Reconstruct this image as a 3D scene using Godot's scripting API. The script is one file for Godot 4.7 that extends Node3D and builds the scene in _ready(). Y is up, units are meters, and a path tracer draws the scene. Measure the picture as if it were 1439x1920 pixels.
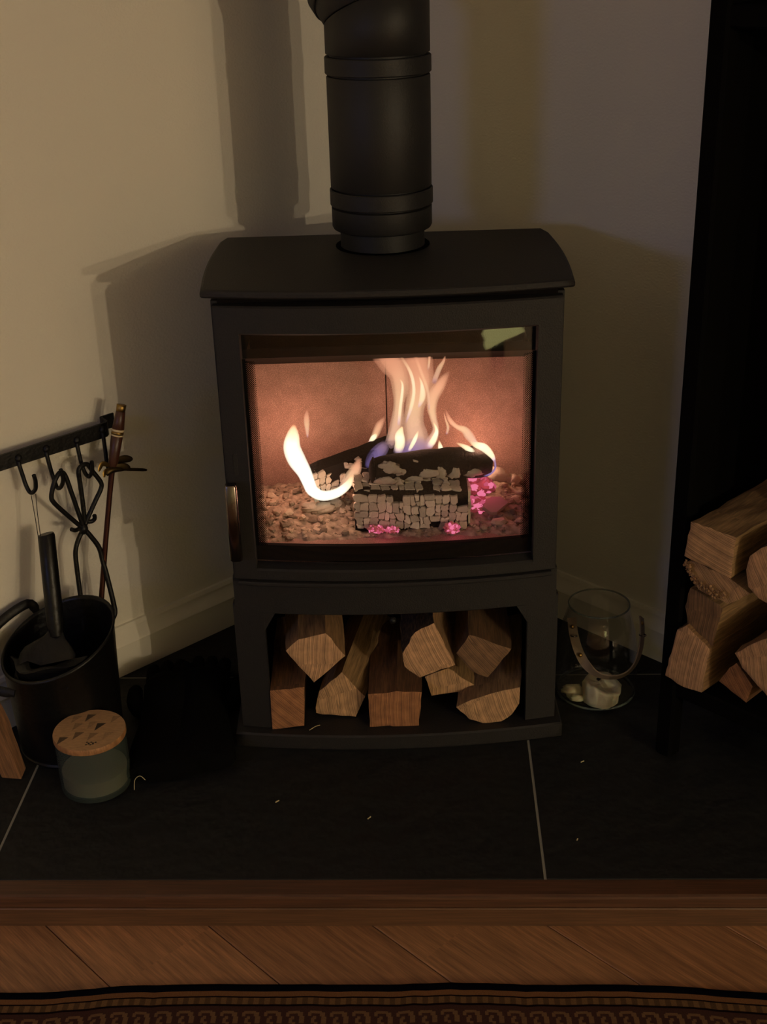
extends Node3D
# A black wood stove burning in the corner of a room at night. World: x right along the hearth edge, y up (hearth top = 0), z towards the viewer. Metres.

const CORNER := Vector3(-0.086, 0.0, -2.801)
const U := Vector3(-0.6965, 0.0, 0.7175)    # along the left wall, away from the corner; also the normal of the right wall
const V := Vector3(0.7175, 0.0, 0.6965)     # along the right wall, away from the corner; also the normal of the left wall
const FLOOR_Y := -0.057
const CEILING_Y := 2.40
const ROOM := 5.2      # from the corner along the left wall
const LONG := 11.5     # and along the right wall

var stove_place := Transform3D(Basis(Vector3.UP, deg_to_rad(2.5)), Vector3(-0.0755, 0.0, -2.17))
var used := {}
var M := {}
var group_id := 100


# ------------------------------------------------------------------ geometry helper
class Geo:
	var v := PackedVector3Array()
	var uv := PackedVector2Array()
	var g := PackedInt32Array()
	var c := PackedColorArray()
	var next := 1

	func tri(a: Vector3, b: Vector3, d: Vector3, grp: int, ua := Vector2.ZERO, ub := Vector2.ZERO, ud := Vector2.ZERO) -> void:
		v.append(a); v.append(b); v.append(d)
		uv.append(ua); uv.append(ub); uv.append(ud)
		g.append(grp)

	func quad(a: Vector3, b: Vector3, d: Vector3, e: Vector3, grp: int, ua := Vector2.ZERO, ub := Vector2.ZERO, ud := Vector2.ZERO, ue := Vector2.ZERO) -> void:
		tri(a, b, d, grp, ua, ub, ud)
		tri(a, d, e, grp, ua, ud, ue)

	func fresh() -> int:
		next += 1
		return next

	# rings: Array of PackedVector3Array of one length. groups: one smooth group per edge of the ring (empty: all one)
	func loft(rings: Array, groups := PackedInt32Array(), cap_a := true, cap_b := true, closed := true) -> void:
		var n: int = rings[0].size()
		var one := fresh()
		var ids := {}
		var along := 0.0
		for i in rings.size() - 1:
			var ra: PackedVector3Array = rings[i]
			var rb: PackedVector3Array = rings[i + 1]
			var step := ra[0].distance_to(rb[0])
			var around := 0.0
			for k in (n if closed else n - 1):
				var k2 := (k + 1) % n
				var w := ra[k].distance_to(ra[k2])
				var grp := one
				if groups.size() > 0:
					if not ids.has(groups[k]):
						ids[groups[k]] = fresh()
					grp = ids[groups[k]]
				quad(ra[k], ra[k2], rb[k2], rb[k], grp, Vector2(around, along), Vector2(around + w, along), Vector2(around + w, along + step), Vector2(around, along + step))
				around += w
			along += step
		if cap_a:
			fan(rings[0], true)
		if cap_b:
			fan(rings[rings.size() - 1], false)

	func fan(ring: PackedVector3Array, turned: bool) -> void:
		var mid := Vector3.ZERO
		for p in ring:
			mid += p
		mid /= ring.size()
		var grp := fresh()
		for k in ring.size():
			var a := ring[k]
			var b := ring[(k + 1) % ring.size()]
			if turned:
				tri(mid, b, a, grp, Vector2(mid.x, mid.z), Vector2(b.x, b.z), Vector2(a.x, a.z))
			else:
				tri(mid, a, b, grp, Vector2(mid.x, mid.z), Vector2(a.x, a.z), Vector2(b.x, b.z))

	# a box with chamfered edges: centre, half sizes, turn
	func box(at: Vector3, half: Vector3, turn := Basis.IDENTITY, ch := 0.0) -> void:
		var k := minf(ch, minf(half.x, minf(half.y, half.z)) * 0.9)
		var levels := [[-half.y, k], [-half.y + k, 0.0], [half.y - k, 0.0], [half.y, k]] if k > 0.0 else [[-half.y, 0.0], [half.y, 0.0]]
		var rings := []
		for l in levels:
			var x: float = half.x - l[1]
			var z: float = half.z - l[1]
			var r := PackedVector3Array()
			if k > 0.0:
				for q in [[x - k, z], [x, z - k], [x, -z + k], [x - k, -z], [-x + k, -z], [-x, -z + k], [-x, z - k], [-x + k, z]]:
					r.append(at + turn * Vector3(q[0], l[0], q[1]))
			else:
				for q in [[x, z], [x, -z], [-x, -z], [-x, z]]:
					r.append(at + turn * Vector3(q[0], l[0], q[1]))
			rings.append(r)
		for i in rings.size() - 1:
			loft([rings[i], rings[i + 1]], PackedInt32Array(range(rings[0].size())), i == 0, i == rings.size() - 2)

	# plan: convex outline in x,z. levels: [y, inset] pairs
	func plate(plan: PackedVector2Array, levels: Array, smooth := true) -> void:
		var rings := []
		var n := plan.size()
		var area := 0.0
		for i in n:
			area += plan[i].cross(plan[(i + 1) % n])
		for l in levels:
			var r := PackedVector3Array()
			for i in n:
				var d1 := (plan[i] - plan[(i + n - 1) % n]).normalized()
				var d2 := (plan[(i + 1) % n] - plan[i]).normalized()
				var nn := (Vector2(-d1.y, d1.x) + Vector2(-d2.y, d2.x)).normalized() * (1.0 if area > 0 else -1.0)
				var k := 1.0 / maxf(0.4, nn.dot(Vector2(-d2.y, d2.x) * (1.0 if area > 0 else -1.0)))
				var q: Vector2 = plan[i] + nn * float(l[1]) * k
				r.append(Vector3(q.x, l[0], q.y))
			rings.append(r)
		for i in rings.size() - 1:
			loft([rings[i], rings[i + 1]], PackedInt32Array() if smooth else PackedInt32Array(range(n)), i == 0, i == rings.size() - 2)

	# profile: [radius, height] pairs turned round a vertical axis; sharp bends get their own smooth groups
	func lathe(at: Vector3, profile: Array, n := 40, caps := true) -> void:
		var grp := fresh()
		for i in profile.size() - 1:
			if i > 0:
				var d1 := Vector2(profile[i][0] - profile[i - 1][0], profile[i][1] - profile[i - 1][1]).normalized()
				var d2 := Vector2(profile[i + 1][0] - profile[i][0], profile[i + 1][1] - profile[i][1]).normalized()
				if d1.dot(d2) < 0.8:
					grp = fresh()
			for k in n:
				var a := TAU * k / n
				var b := TAU * ((k + 1) % n) / n
				var p := []
				for q in [[profile[i], a], [profile[i], b], [profile[i + 1], b], [profile[i + 1], a]]:
					p.append(at + Vector3(cos(q[1]) * q[0][0], q[0][1], sin(q[1]) * q[0][0]))
				quad(p[0], p[1], p[2], p[3], grp, Vector2(float(k) / n, profile[i][1]), Vector2(float(k + 1) / n, profile[i][1]), Vector2(float(k + 1) / n, profile[i + 1][1]), Vector2(float(k) / n, profile[i + 1][1]))
		if caps:
			for e in [[profile[0], true], [profile[profile.size() - 1], false]]:
				if e[0][0] > 0.0005:
					var r := PackedVector3Array()
					for k in n:
						r.append(at + Vector3(cos(TAU * k / n) * e[0][0], e[0][1], sin(TAU * k / n) * e[0][0]))
					fan(r, e[1])

	func tube(pts: Array, radius, n := 10, flat := 1.0, flat_dir := Vector3.ZERO) -> void:
		var rings := []
		var side := Vector3.ZERO
		for i in pts.size():
			var d: Vector3 = (pts[mini(i + 1, pts.size() - 1)] - pts[maxi(i - 1, 0)]).normalized()
			if flat_dir != Vector3.ZERO:
				side = (flat_dir - d * flat_dir.dot(d)).normalized()
			elif side == Vector3.ZERO:
				side = d.cross(Vector3.UP if absf(d.y) < 0.9 else Vector3.RIGHT).normalized()
			else:
				side = (side - d * side.dot(d)).normalized()
			var up := d.cross(side)
			var r: float = radius[i] if radius is Array else radius
			var ring := PackedVector3Array()
			for k in n:
				var a := TAU * k / n
				ring.append(pts[i] + side * cos(a) * r * flat + up * sin(a) * r)
			rings.append(ring)
		loft(rings)

	# an irregular lump
	func lump(at: Vector3, r: Vector3, noise: FastNoiseLite, rough := 0.35, rows := 6, cols := 9, turn := Basis.IDENTITY, flat := false) -> void:
		var pts := []
		for i in rows + 1:
			var th := PI * i / rows
			var row := PackedVector3Array()
			for k in cols:
				var a := TAU * (k + 0.5 * (i % 2)) / cols
				var d := Vector3(sin(th) * cos(a), cos(th), sin(th) * sin(a))
				var q := d * (1.0 + rough * noise.get_noise_3dv(d * 1.3 + at * 90.0))
				row.append(at + turn * (q * r))
			pts.append(row)
		var grp := fresh()
		for i in rows:
			for k in cols:
				var k2 := (k + 1) % cols
				if flat:
					grp = fresh()
				var a: Vector3 = pts[i][k] if i > 0 else pts[0][0]
				var b: Vector3 = pts[i][k2] if i > 0 else pts[0][0]
				var d: Vector3 = pts[i + 1][k2] if i < rows - 1 else pts[rows][0]
				var e: Vector3 = pts[i + 1][k] if i < rows - 1 else pts[rows][0]
				if i > 0:
					tri(a, b, d, grp, Vector2(a.x, a.y), Vector2(b.x, b.y), Vector2(d.x, d.y))
				if i < rows - 1:
					tri(a, d, e, grp, Vector2(a.x, a.y), Vector2(d.x, d.y), Vector2(e.x, e.y))
		
	func moved(t: Transform3D) -> Geo:
		for i in v.size():
			v[i] = t * v[i]
		return self


func numbered(called: String) -> String:
	used[called] = used.get(called, -1) + 1
	return called if used[called] == 0 else "%s_%03d" % [called, used[called]]


func world_of(n: Node3D) -> Transform3D:
	var t := Transform3D()
	while n != null and n != self:
		t = n.transform * t
		n = n.get_parent() as Node3D
	return t


# Turns a Geo given in world metres into ONE named mesh under its parent.
func put(called: String, geo: Geo, mat: Material, parent: Node3D = null, closed := true) -> MeshInstance3D:
	var inv := world_of(parent).affine_inverse() if parent else Transform3D()
	var volume := 0.0
	if closed:
		var o := geo.v[0]
		for i in range(0, geo.v.size(), 3):
			volume += (geo.v[i] - o).dot((geo.v[i + 1] - o).cross(geo.v[i + 2] - o))
	var order := [0, 2, 1] if volume > 0.0 else [0, 1, 2]
	var st := SurfaceTool.new()
	st.begin(Mesh.PRIMITIVE_TRIANGLES)
	var colored := geo.c.size() == geo.v.size()
	for t in geo.g.size():
		st.set_smooth_group(geo.g[t])
		for k in order:
			var i: int = t * 3 + k
			if colored:
				st.set_color(geo.c[i])
			st.set_uv(geo.uv[i])
			st.add_vertex(inv * geo.v[i])
	st.generate_normals()
	var o := MeshInstance3D.new()
	o.mesh = st.commit()
	o.material_override = mat
	var p: Node3D = parent if parent else self
	o.name = called if parent else numbered(called)
	p.add_child(o, true)
	return o


func thing(called: String, label: String, category: String, place: Transform3D, group := "") -> Node3D:
	var o := Node3D.new()
	o.name = numbered(called)
	o.transform = place
	add_child(o)
	tag(o, label, category, group)
	return o


func at(p: Vector3) -> Transform3D:
	return Transform3D(Basis.IDENTITY, p)


func tag(o: Node3D, label: String, category := "", group := "", kind := "") -> Node3D:
	if label: o.set_meta("label", label)
	if category: o.set_meta("category", category)
	if group: o.set_meta("group", group)
	if kind: o.set_meta("kind", kind)
	return o


func noise(sd: int, freq: float, octaves := 3) -> FastNoiseLite:
	var n := FastNoiseLite.new()
	n.seed = sd
	n.frequency = freq
	n.fractal_octaves = octaves
	return n


func curve(pts: Array, n: int) -> Array:
	var out := []
	for i in n + 1:
		var t := float(i) / n * (pts.size() - 1)
		var k := mini(int(t), pts.size() - 2)
		var f := t - k
		var a = pts[maxi(k - 1, 0)]; var b = pts[k]; var c = pts[k + 1]; var d = pts[mini(k + 2, pts.size() - 1)]
		out.append(0.5 * (2.0 * b + (c - a) * f + (2.0 * a - 5.0 * b + 4.0 * c - d) * f * f + (3.0 * b - a - 3.0 * c + d) * f * f * f))
	return out


# ------------------------------------------------------------------ materials
func picture(w: int, h: int, f: Callable) -> ImageTexture:
	var im := Image.create(w, h, false, Image.FORMAT_RGB8)
	for y in h:
		for x in w:
			im.set_pixel(x, y, f.call(x, y))
	return ImageTexture.create_from_image(im)


func noise_map(sd: int, freq: float, normal := false, strength := 4.0, size := 256, ramp: Gradient = null) -> NoiseTexture2D:
	var t := NoiseTexture2D.new()
	t.width = size
	t.height = size
	t.seamless = true
	t.noise = noise(sd, freq, 4)
	t.as_normal_map = normal
	t.bump_strength = strength
	if ramp:
		t.color_ramp = ramp
	return t


func ramp(colors: Array, offsets: Array) -> Gradient:
	var gr := Gradient.new()
	gr.colors = PackedColorArray(colors)
	gr.offsets = PackedFloat32Array(offsets)
	return gr


func plain(col: Color, rough := 0.8, metal := 0.0, spec := 0.5) -> StandardMaterial3D:
	var m := StandardMaterial3D.new()
	m.albedo_color = col
	m.roughness = rough
	m.metallic = metal
	m.metallic_specular = spec
	return m


func bumped(m: StandardMaterial3D, tex: Texture2D, scale: float, strength := 1.0, world := false) -> StandardMaterial3D:
	m.normal_enabled = true
	m.normal_texture = tex
	m.normal_scale = strength
	m.uv1_triplanar = true
	m.uv1_world_triplanar = world
	m.uv1_scale = Vector3.ONE * scale
	return m


func wood(tex: Texture2D, tint: Color, scale: Vector2, rough := 0.85) -> StandardMaterial3D:
	var m := plain(tint, rough)
	m.albedo_texture = tex
	m.uv1_scale = Vector3(scale.x, scale.y, 1)
	m.heightmap_enabled = false
	return m


func glow(col: Color, energy: float) -> StandardMaterial3D:
	var m := plain(Color.BLACK, 0.9, 0.0, 0.0)
	m.emission_enabled = true
	m.emission = col
	m.emission_energy_multiplier = energy
	return m


func flame_material(colors: Array, offsets: Array, energy: float) -> StandardMaterial3D:
	var t := GradientTexture2D.new()
	t.gradient = ramp(colors, offsets)
	t.width = 8
	t.height = 128
	t.fill_from = Vector2(0, 0)
	t.fill_to = Vector2(0, 1)
	var m := plain(Color.BLACK, 0.95)
	m.specular_mode = BaseMaterial3D.SPECULAR_DISABLED
	m.transparency = BaseMaterial3D.TRANSPARENCY_ALPHA
	m.vertex_color_use_as_albedo = true
	m.cull_mode = BaseMaterial3D.CULL_DISABLED
	m.emission_enabled = true
	m.emission = Color.BLACK
	m.emission_texture = t
	m.emission_energy_multiplier = energy
	return m


func make_materials() -> void:
	var fine := noise_map(5, 0.11, true, 3.0)
	var coarse := noise_map(6, 0.03, true, 5.0)
	M.wall = bumped(plain(Color(0.875, 0.85, 0.79), 0.9, 0, 0.3), fine, 6.0, 0.25, true)
	M.gloss_paint = plain(Color(0.87, 0.845, 0.785), 0.5)
	M.ceiling = plain(Color(0.94, 0.955, 0.92), 0.95)
	M.rear_wall = plain(Color(0.71, 0.75, 0.67), 0.95)
	M.dim_wall = plain(Color(0.95, 0.97, 0.92), 0.95)
	# black stove paint, flue paint, wrought iron
	M.stove = bumped(plain(Color(0.115, 0.105, 0.102), 0.62, 0, 0.45), fine, 9.0, 0.3)
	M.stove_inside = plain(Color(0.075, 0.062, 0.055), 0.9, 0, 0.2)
	M.flue = bumped(plain(Color(0.10, 0.094, 0.09), 0.55, 0, 0.45), fine, 9.0, 0.15)
	M.groove = plain(Color(0.02, 0.02, 0.02), 0.9, 0, 0.1)
	M.iron = bumped(plain(Color(0.07, 0.065, 0.06), 0.5, 0, 0.4), coarse, 14.0, 0.5)
	M.rack = plain(Color(0.035, 0.033, 0.032), 0.8, 0, 0.12)
	M.bucket = bumped(plain(Color(0.05, 0.046, 0.045), 0.38, 0, 0.4), coarse, 8.0, 0.3)
	M.chrome = plain(Color(0.48, 0.44, 0.42), 0.2, 1.0)
	M.brass = plain(Color(0.62, 0.5, 0.28), 0.38, 1.0)
	M.dark_brass = plain(Color(0.33, 0.27, 0.17), 0.45, 1.0)
	M.copper = plain(Color(0.30, 0.17, 0.13), 0.45, 0.7)
	M.handle_wood = plain(Color(0.27, 0.15, 0.10), 0.4)
	M.ivory = plain(Color(0.82, 0.74, 0.58), 0.5)
	M.string = plain(Color(0.12, 0.10, 0.08), 0.9)
	M.glove = bumped(plain(Color(0.05, 0.048, 0.046), 0.95, 0, 0.1), coarse, 20.0, 0.8)
	M.leather = bumped(plain(Color(0.50, 0.43, 0.35), 0.6), coarse, 25.0, 0.4)
	M.wax = plain(Color(0.90, 0.86, 0.72), 0.45)
	M.wax.subsurf_scatter_enabled = true
	M.wax.subsurf_scatter_strength = 0.3
	M.wick = plain(Color(0.05, 0.04, 0.035), 0.9)
	M.pane = plain(Color(0.01, 0.01, 0.01, 0.004), 0.02)
	M.pane.transparency = BaseMaterial3D.TRANSPARENCY_ALPHA
	M.clear_glass = plain(Color(0.2, 0.22, 0.2, 0.03), 0.02)
	M.clear_glass.transparency = BaseMaterial3D.TRANSPARENCY_ALPHA
	M.rim_glass = plain(Color(0.42, 0.46, 0.42, 0.5), 0.3)
	M.rim_glass.transparency = BaseMaterial3D.TRANSPARENCY_ALPHA
	M.frosted = plain(Color(0.25, 0.29, 0.27, 0.48), 0.6)
	M.frosted.transparency = BaseMaterial3D.TRANSPARENCY_ALPHA
	M.frit = plain(Color(0.01, 0.01, 0.01), 0.9, 0, 0.0)
	# hearth
	var slate := noise_map(11, 0.05, false, 1.0, 512, ramp([Color(0.105, 0.105, 0.105), Color(0.12, 0.12, 0.118), Color(0.135, 0.135, 0.13)], [0.0, 0.55, 1.0]))
	M.slate = plain(Color(0.95, 0.95, 0.95), 0.62, 0, 0.35)
	M.slate.albedo_texture = slate
	M.slate.uv1_triplanar = true
	M.slate.uv1_scale = Vector3.ONE * 2.2
	bumped(M.slate, coarse, 2.2, 0.35)
	M.grout = plain(Color(0.56, 0.55, 0.50), 0.95)
	# firebox
	var speck := noise(21, 0.35, 2)
	var broad := noise(22, 0.02, 3)
	var board := picture(256, 256, func(x, y):
		var k: float = 0.64 + 0.05 * broad.get_noise_2d(x, y) + 0.30 * maxf(0.0, speck.get_noise_2d(x, y)) - 0.24 * maxf(0.0, -speck.get_noise_2d(x * 1.7, y * 1.7))
		return Color(k * 0.96, k * 0.77, k * 0.70))
	M.board = plain(Color.WHITE, 0.95, 0, 0.2)
	M.board.albedo_texture = board
	M.board.uv1_triplanar = true
	M.board.uv1_scale = Vector3.ONE * 5.0
	M.ash = bumped(plain(Color(0.80, 0.73, 0.65), 0.95, 0, 0.1), coarse, 30.0, 1.2)
	M.ash.vertex_color_use_as_albedo = true
	M.ash_block = [plain(Color(0.74, 0.69, 0.62), 0.95, 0, 0.1), plain(Color(0.67, 0.63, 0.57), 0.95, 0, 0.1), plain(Color(0.80, 0.75, 0.68), 0.95, 0, 0.1)]
	for b in M.ash_block:
		bumped(b, coarse, 26.0, 0.9)
	M.char = bumped(plain(Color(0.095, 0.08, 0.072), 0.85, 0, 0.3), coarse, 22.0, 1.2)
	M.ember = glow(Color(0.98, 0.50, 0.64), 0.95)
	M.chip = plain(Color(0.66, 0.54, 0.50), 0.95, 0, 0.1)
	M.ember_soft = glow(Color(0.86, 0.36, 0.48), 0.8)
	M.ember_dim = plain(Color(0.62, 0.46, 0.42), 0.95, 0, 0.1)
	M.ember_dim.emission_enabled = true
	M.ember_dim.emission = Color(0.70, 0.20, 0.30)
	M.ember_dim.emission_energy_multiplier = 0.22
	# flames, from the foot to the tip
	M.flame_white = flame_material([Color(1.0, 0.72, 0.50), Color(1.0, 0.96, 0.84), Color(1.0, 1.0, 0.95), Color(1.0, 0.95, 0.82), Color(1.0, 0.70, 0.50)], [0.0, 0.15, 0.5, 0.85, 1.0], 1.7)
	M.flame_peach = flame_material([Color(0.70, 0.55, 0.72), Color(0.95, 0.74, 0.62), Color(0.98, 0.78, 0.60), Color(0.98, 0.70, 0.54), Color(0.90, 0.60, 0.46)], [0.0, 0.15, 0.45, 0.75, 1.0], 1.15)
	M.flame_yellow = flame_material([Color(0.75, 0.60, 0.78), Color(1.0, 0.90, 0.72), Color(1.0, 0.96, 0.80), Color(1.0, 0.76, 0.55)], [0.0, 0.25, 0.6, 1.0], 1.45)
	M.flame_blue = flame_material([Color(0.52, 0.44, 0.72), Color(0.64, 0.53, 0.76), Color(0.80, 0.62, 0.66)], [0.0, 0.5, 1.0], 0.8)
	# wood
	var g1 := noise(31, 0.02, 3)
	var g2 := noise(32, 0.11, 2)
	var side := picture(256, 256, func(x, y):
		var k: float = 0.70 + 0.16 * g1.get_noise_2d(x * 4.0, y * 0.5) + 0.14 * g2.get_noise_2d(x * 3.0, y * 0.25)
		return Color(k, k * 0.83, k * 0.62))
	var rings := picture(256, 256, func(x, y):
		var d: float = float(x) + 5.0 * g1.get_noise_2d(x * 0.5, y * 0.3) + 0.0005 * y * y
		var k: float = 0.76 + 0.22 * g2.get_noise_1d(d * 1.6) + 0.05 * sin(d * 0.9) + 0.10 * g1.get_noise_2d(x * 0.8, y * 0.8) + 0.05 * speck.get_noise_2d(x, y)
		return Color(k, k * 0.84, k * 0.66))
	var bark := picture(128, 128, func(x, y):
		var k: float = 0.42 + 0.24 * g2.get_noise_2d(x * 1.5, y * 0.6) + 0.1 * g1.get_noise_2d(x * 6.0, y * 3.0)
		return Color(k, k * 0.82, k * 0.66))
	M.side_tex = side
	M.ring_tex = rings
	M.bark = wood(bark, Color(0.60, 0.55, 0.50), Vector2(9, 6), 0.95)
	for w in [["pale", Color(0.78, 0.74, 0.70), Color(0.86, 0.80, 0.74)], ["tan", Color(0.76, 0.72, 0.66), Color(0.88, 0.82, 0.75)], ["red", Color(0.60, 0.50, 0.43), Color(0.74, 0.60, 0.50)], ["brown", Color(0.52, 0.46, 0.41), Color(0.58, 0.52, 0.47)], ["pink", Color(0.74, 0.68, 0.63), Color(0.90, 0.83, 0.78)]]:
		M[w[0] + "_side"] = wood(side, w[1], Vector2(7, 3.5))
		M[w[0] + "_end"] = wood(rings, w[2], Vector2(9, 9))
	var oak := picture(256, 512, func(x, y):
		var k: float = 0.66 + 0.12 * g1.get_noise_2d(x * 3.0, y * 0.35) + 0.10 * g2.get_noise_2d(x * 2.5, y * 0.12) + 0.05 * g2.get_noise_2d(x * 9.0, y * 0.5)
		return Color(k, k * 0.74, k * 0.50))
	M.oak = []
	for c in [Color(0.87, 0.84, 0.84), Color(0.83, 0.79, 0.79), Color(0.91, 0.87, 0.87), Color(0.85, 0.81, 0.81)]:
		M.oak.append(wood(oak, c, Vector2(5, 1.3), 0.5))
	M.edging = wood(oak, Color(0.48, 0.43, 0.44), Vector2(9, 1.2), 0.5)
	M.edging_front = wood(oak, Color(0.55, 0.52, 0.52), Vector2(9, 1.2), 0.5)
	M.lid_side = wood(oak, Color(0.92, 0.88, 0.84), Vector2(2, 6), 0.6)
	# the printed bamboo lid: soft triangles and a little ring of dots
	var marks := [[0.43, 0.18, 0.5], [0.62, 0.40, 0.35], [0.36, 0.62, 0.62], [0.17, 0.74, 0.5], [0.57, 0.64, 0.8], [0.30, 0.40, 0.8], [0.24, 0.22, 0.84], [0.80, 0.22, 0.82], [0.78, 0.62, 0.9], [0.50, 0.36, 0.88]]
	M.lid_top = plain(Color(0.97, 0.94, 0.90), 0.6)
	M.lid_top.albedo_texture = picture(256, 256, func(x, y):
		var k: float = 0.70 + 0.08 * g2.get_noise_2d(x * 0.3, y * 3.0) + 0.06 * g1.get_noise_2d(x, y * 6.0)
		var p := Vector2(x, y) / 256.0
		for m in marks:
			var q := p - Vector2(m[0], m[1])
			if q.x > -0.042 and q.y > -0.062 and q.x * 1.25 + q.y * 0.85 < 0.052:
				k *= m[2] * (1.0 - 0.25 * speck.get_noise_2d(x, y))
		for d in 9:
			var c := Vector2(0.60 + 0.030 * (d % 5 - 2), 0.80 + 0.040 * (d / 5) + 0.020 * (d % 2))
			if p.distance_to(c) < 0.015:
				k *= 0.3
		return Color(k, k * 0.80, k * 0.58))
	# the rug: navy selvedge, plain stripes, a ladder stripe, then rows of hooked motifs
	var hook := [[2, 1, 9, 3], [1, 2, 3, 5], [8, 2, 11, 5], [9, 5, 12, 10], [4, 5, 6, 7], [3, 6, 5, 10], [5, 9, 7, 11]]
	var weave := noise(41, 0.4, 2)
	M.rug = plain(Color.WHITE, 0.98, 0, 0.05)
	M.rug.albedo_texture = picture(208, 512, func(x, y):
		var c := Color(0.24, 0.16, 0.14)
		var d := float(y) / 512.0 * 0.32 * 1000.0   # millimetres from the edge
		if d < 17.0: c = Color(0.055, 0.055, 0.085)
		elif d < 27.0: c = Color(0.42, 0.29, 0.19)
		elif d < 30.0: c = Color(0.09, 0.05, 0.05)
		elif d < 42.0: c = Color(0.40, 0.30, 0.20) if (int(x) / 13) % 2 == 0 else Color(0.31, 0.23, 0.16)
		elif d < 46.0: c = Color(0.09, 0.05, 0.05)
		else:
			var row := fmod(d - 52.0, 40.0)
			var hx: int = (int(x) % 52) / 4
			var hy := int(row / 2.6)
			for r in hook:
				if hx >= r[0] and hx < r[2] and hy >= r[1] and hy < r[3]:
					c = Color(0.40, 0.30, 0.21)
			if row > 31.0 and row < 35.0: c = Color(0.12, 0.07, 0.07)
		return c * (1.0 + 0.22 * weave.get_noise_2d(x * 2.0, y * 2.0)))
	bumped(M.rug, null, 1.0)
	M.rug.normal_enabled = false
	M.rug.uv1_triplanar = false
	M.rug.uv1_scale = Vector3(1.0 / 0.128, 1.0 / 0.32, 1)
	M.bulb = glow(Color(1.0, 0.86, 0.68), 3.0)
	M.screen = glow(Color(0.60, 0.68, 1.0), 0.9)
	M.paper = glow(Color(0.95, 0.90, 0.58), 2.3)
	M.straw = plain(Color(0.72, 0.66, 0.50), 0.9)


# ------------------------------------------------------------------ camera and light
func camera_and_light() -> void:
	var cam := Camera3D.new()
	cam.name = "camera"
	cam.fov = rad_to_deg(2.0 * atan(960.0 / 2412.0))
	cam.near = 0.05
	var right := Vector3(0.9991876, -0.0271226, -0.0298079)
	var down := Vector3(-0.0120421, -0.9067803, 0.4214315)
	var forward := Vector3(-0.0384595, -0.4207301, -0.9063702)
	cam.transform = Transform3D(Basis(right, -down, -forward).orthonormalized(), Vector3(0, 1.39, 0))
	add_child(cam)
	cam.current = true
	var env := Environment.new()
	env.background_mode = Environment.BG_COLOR
	env.background_color = Color.BLACK
	env.tonemap_mode = Environment.TONE_MAPPER_LINEAR
	env.tonemap_exposure = 1.0
	env.sdfgi_enabled = true
	env.ssao_enabled = true
	env.ssil_enabled = true
	var we := WorldEnvironment.new()
	we.name = "environment"
	we.environment = env
	add_child(we)


const LAMP_A := Vector3(4.641, 1.410, 3.322)
const LAMP_B := Vector3(4.229, 1.770, 3.662)
const LAMP_COLOR := Color(1.0, 0.905, 0.755)
const LAMP_A_ENERGY := 3.1
const LAMP_B_ENERGY := 5.0
const SCREEN_AT := Vector3(-1.94, 1.25, 0.34)
const SCREEN_ENERGY := 0.46
const FIRE_LIGHTS := [[Vector3(0.045, 0.56, 0.005), 0.0055], [Vector3(-0.185, 0.515, -0.010), 0.0100], [Vector3(0.160, 0.478, -0.040), 0.0055], [Vector3(0.160, 0.530, 0.042), 0.0095], [Vector3(-0.10, 0.470, 0.090), 0.0030], [Vector3(-0.14, 0.50, 0.10), 0.0018]]


func omni(called: String, p: Vector3, col: Color, energy: float, size: float) -> OmniLight3D:
	var l := OmniLight3D.new()
	l.name = called
	l.position = p
	l.light_color = col
	l.light_energy = energy
	l.light_size = size
	l.omni_range = 12.0
	l.omni_attenuation = 2.0
	l.shadow_enabled = true
	add_child(l, true)
	return l


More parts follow.
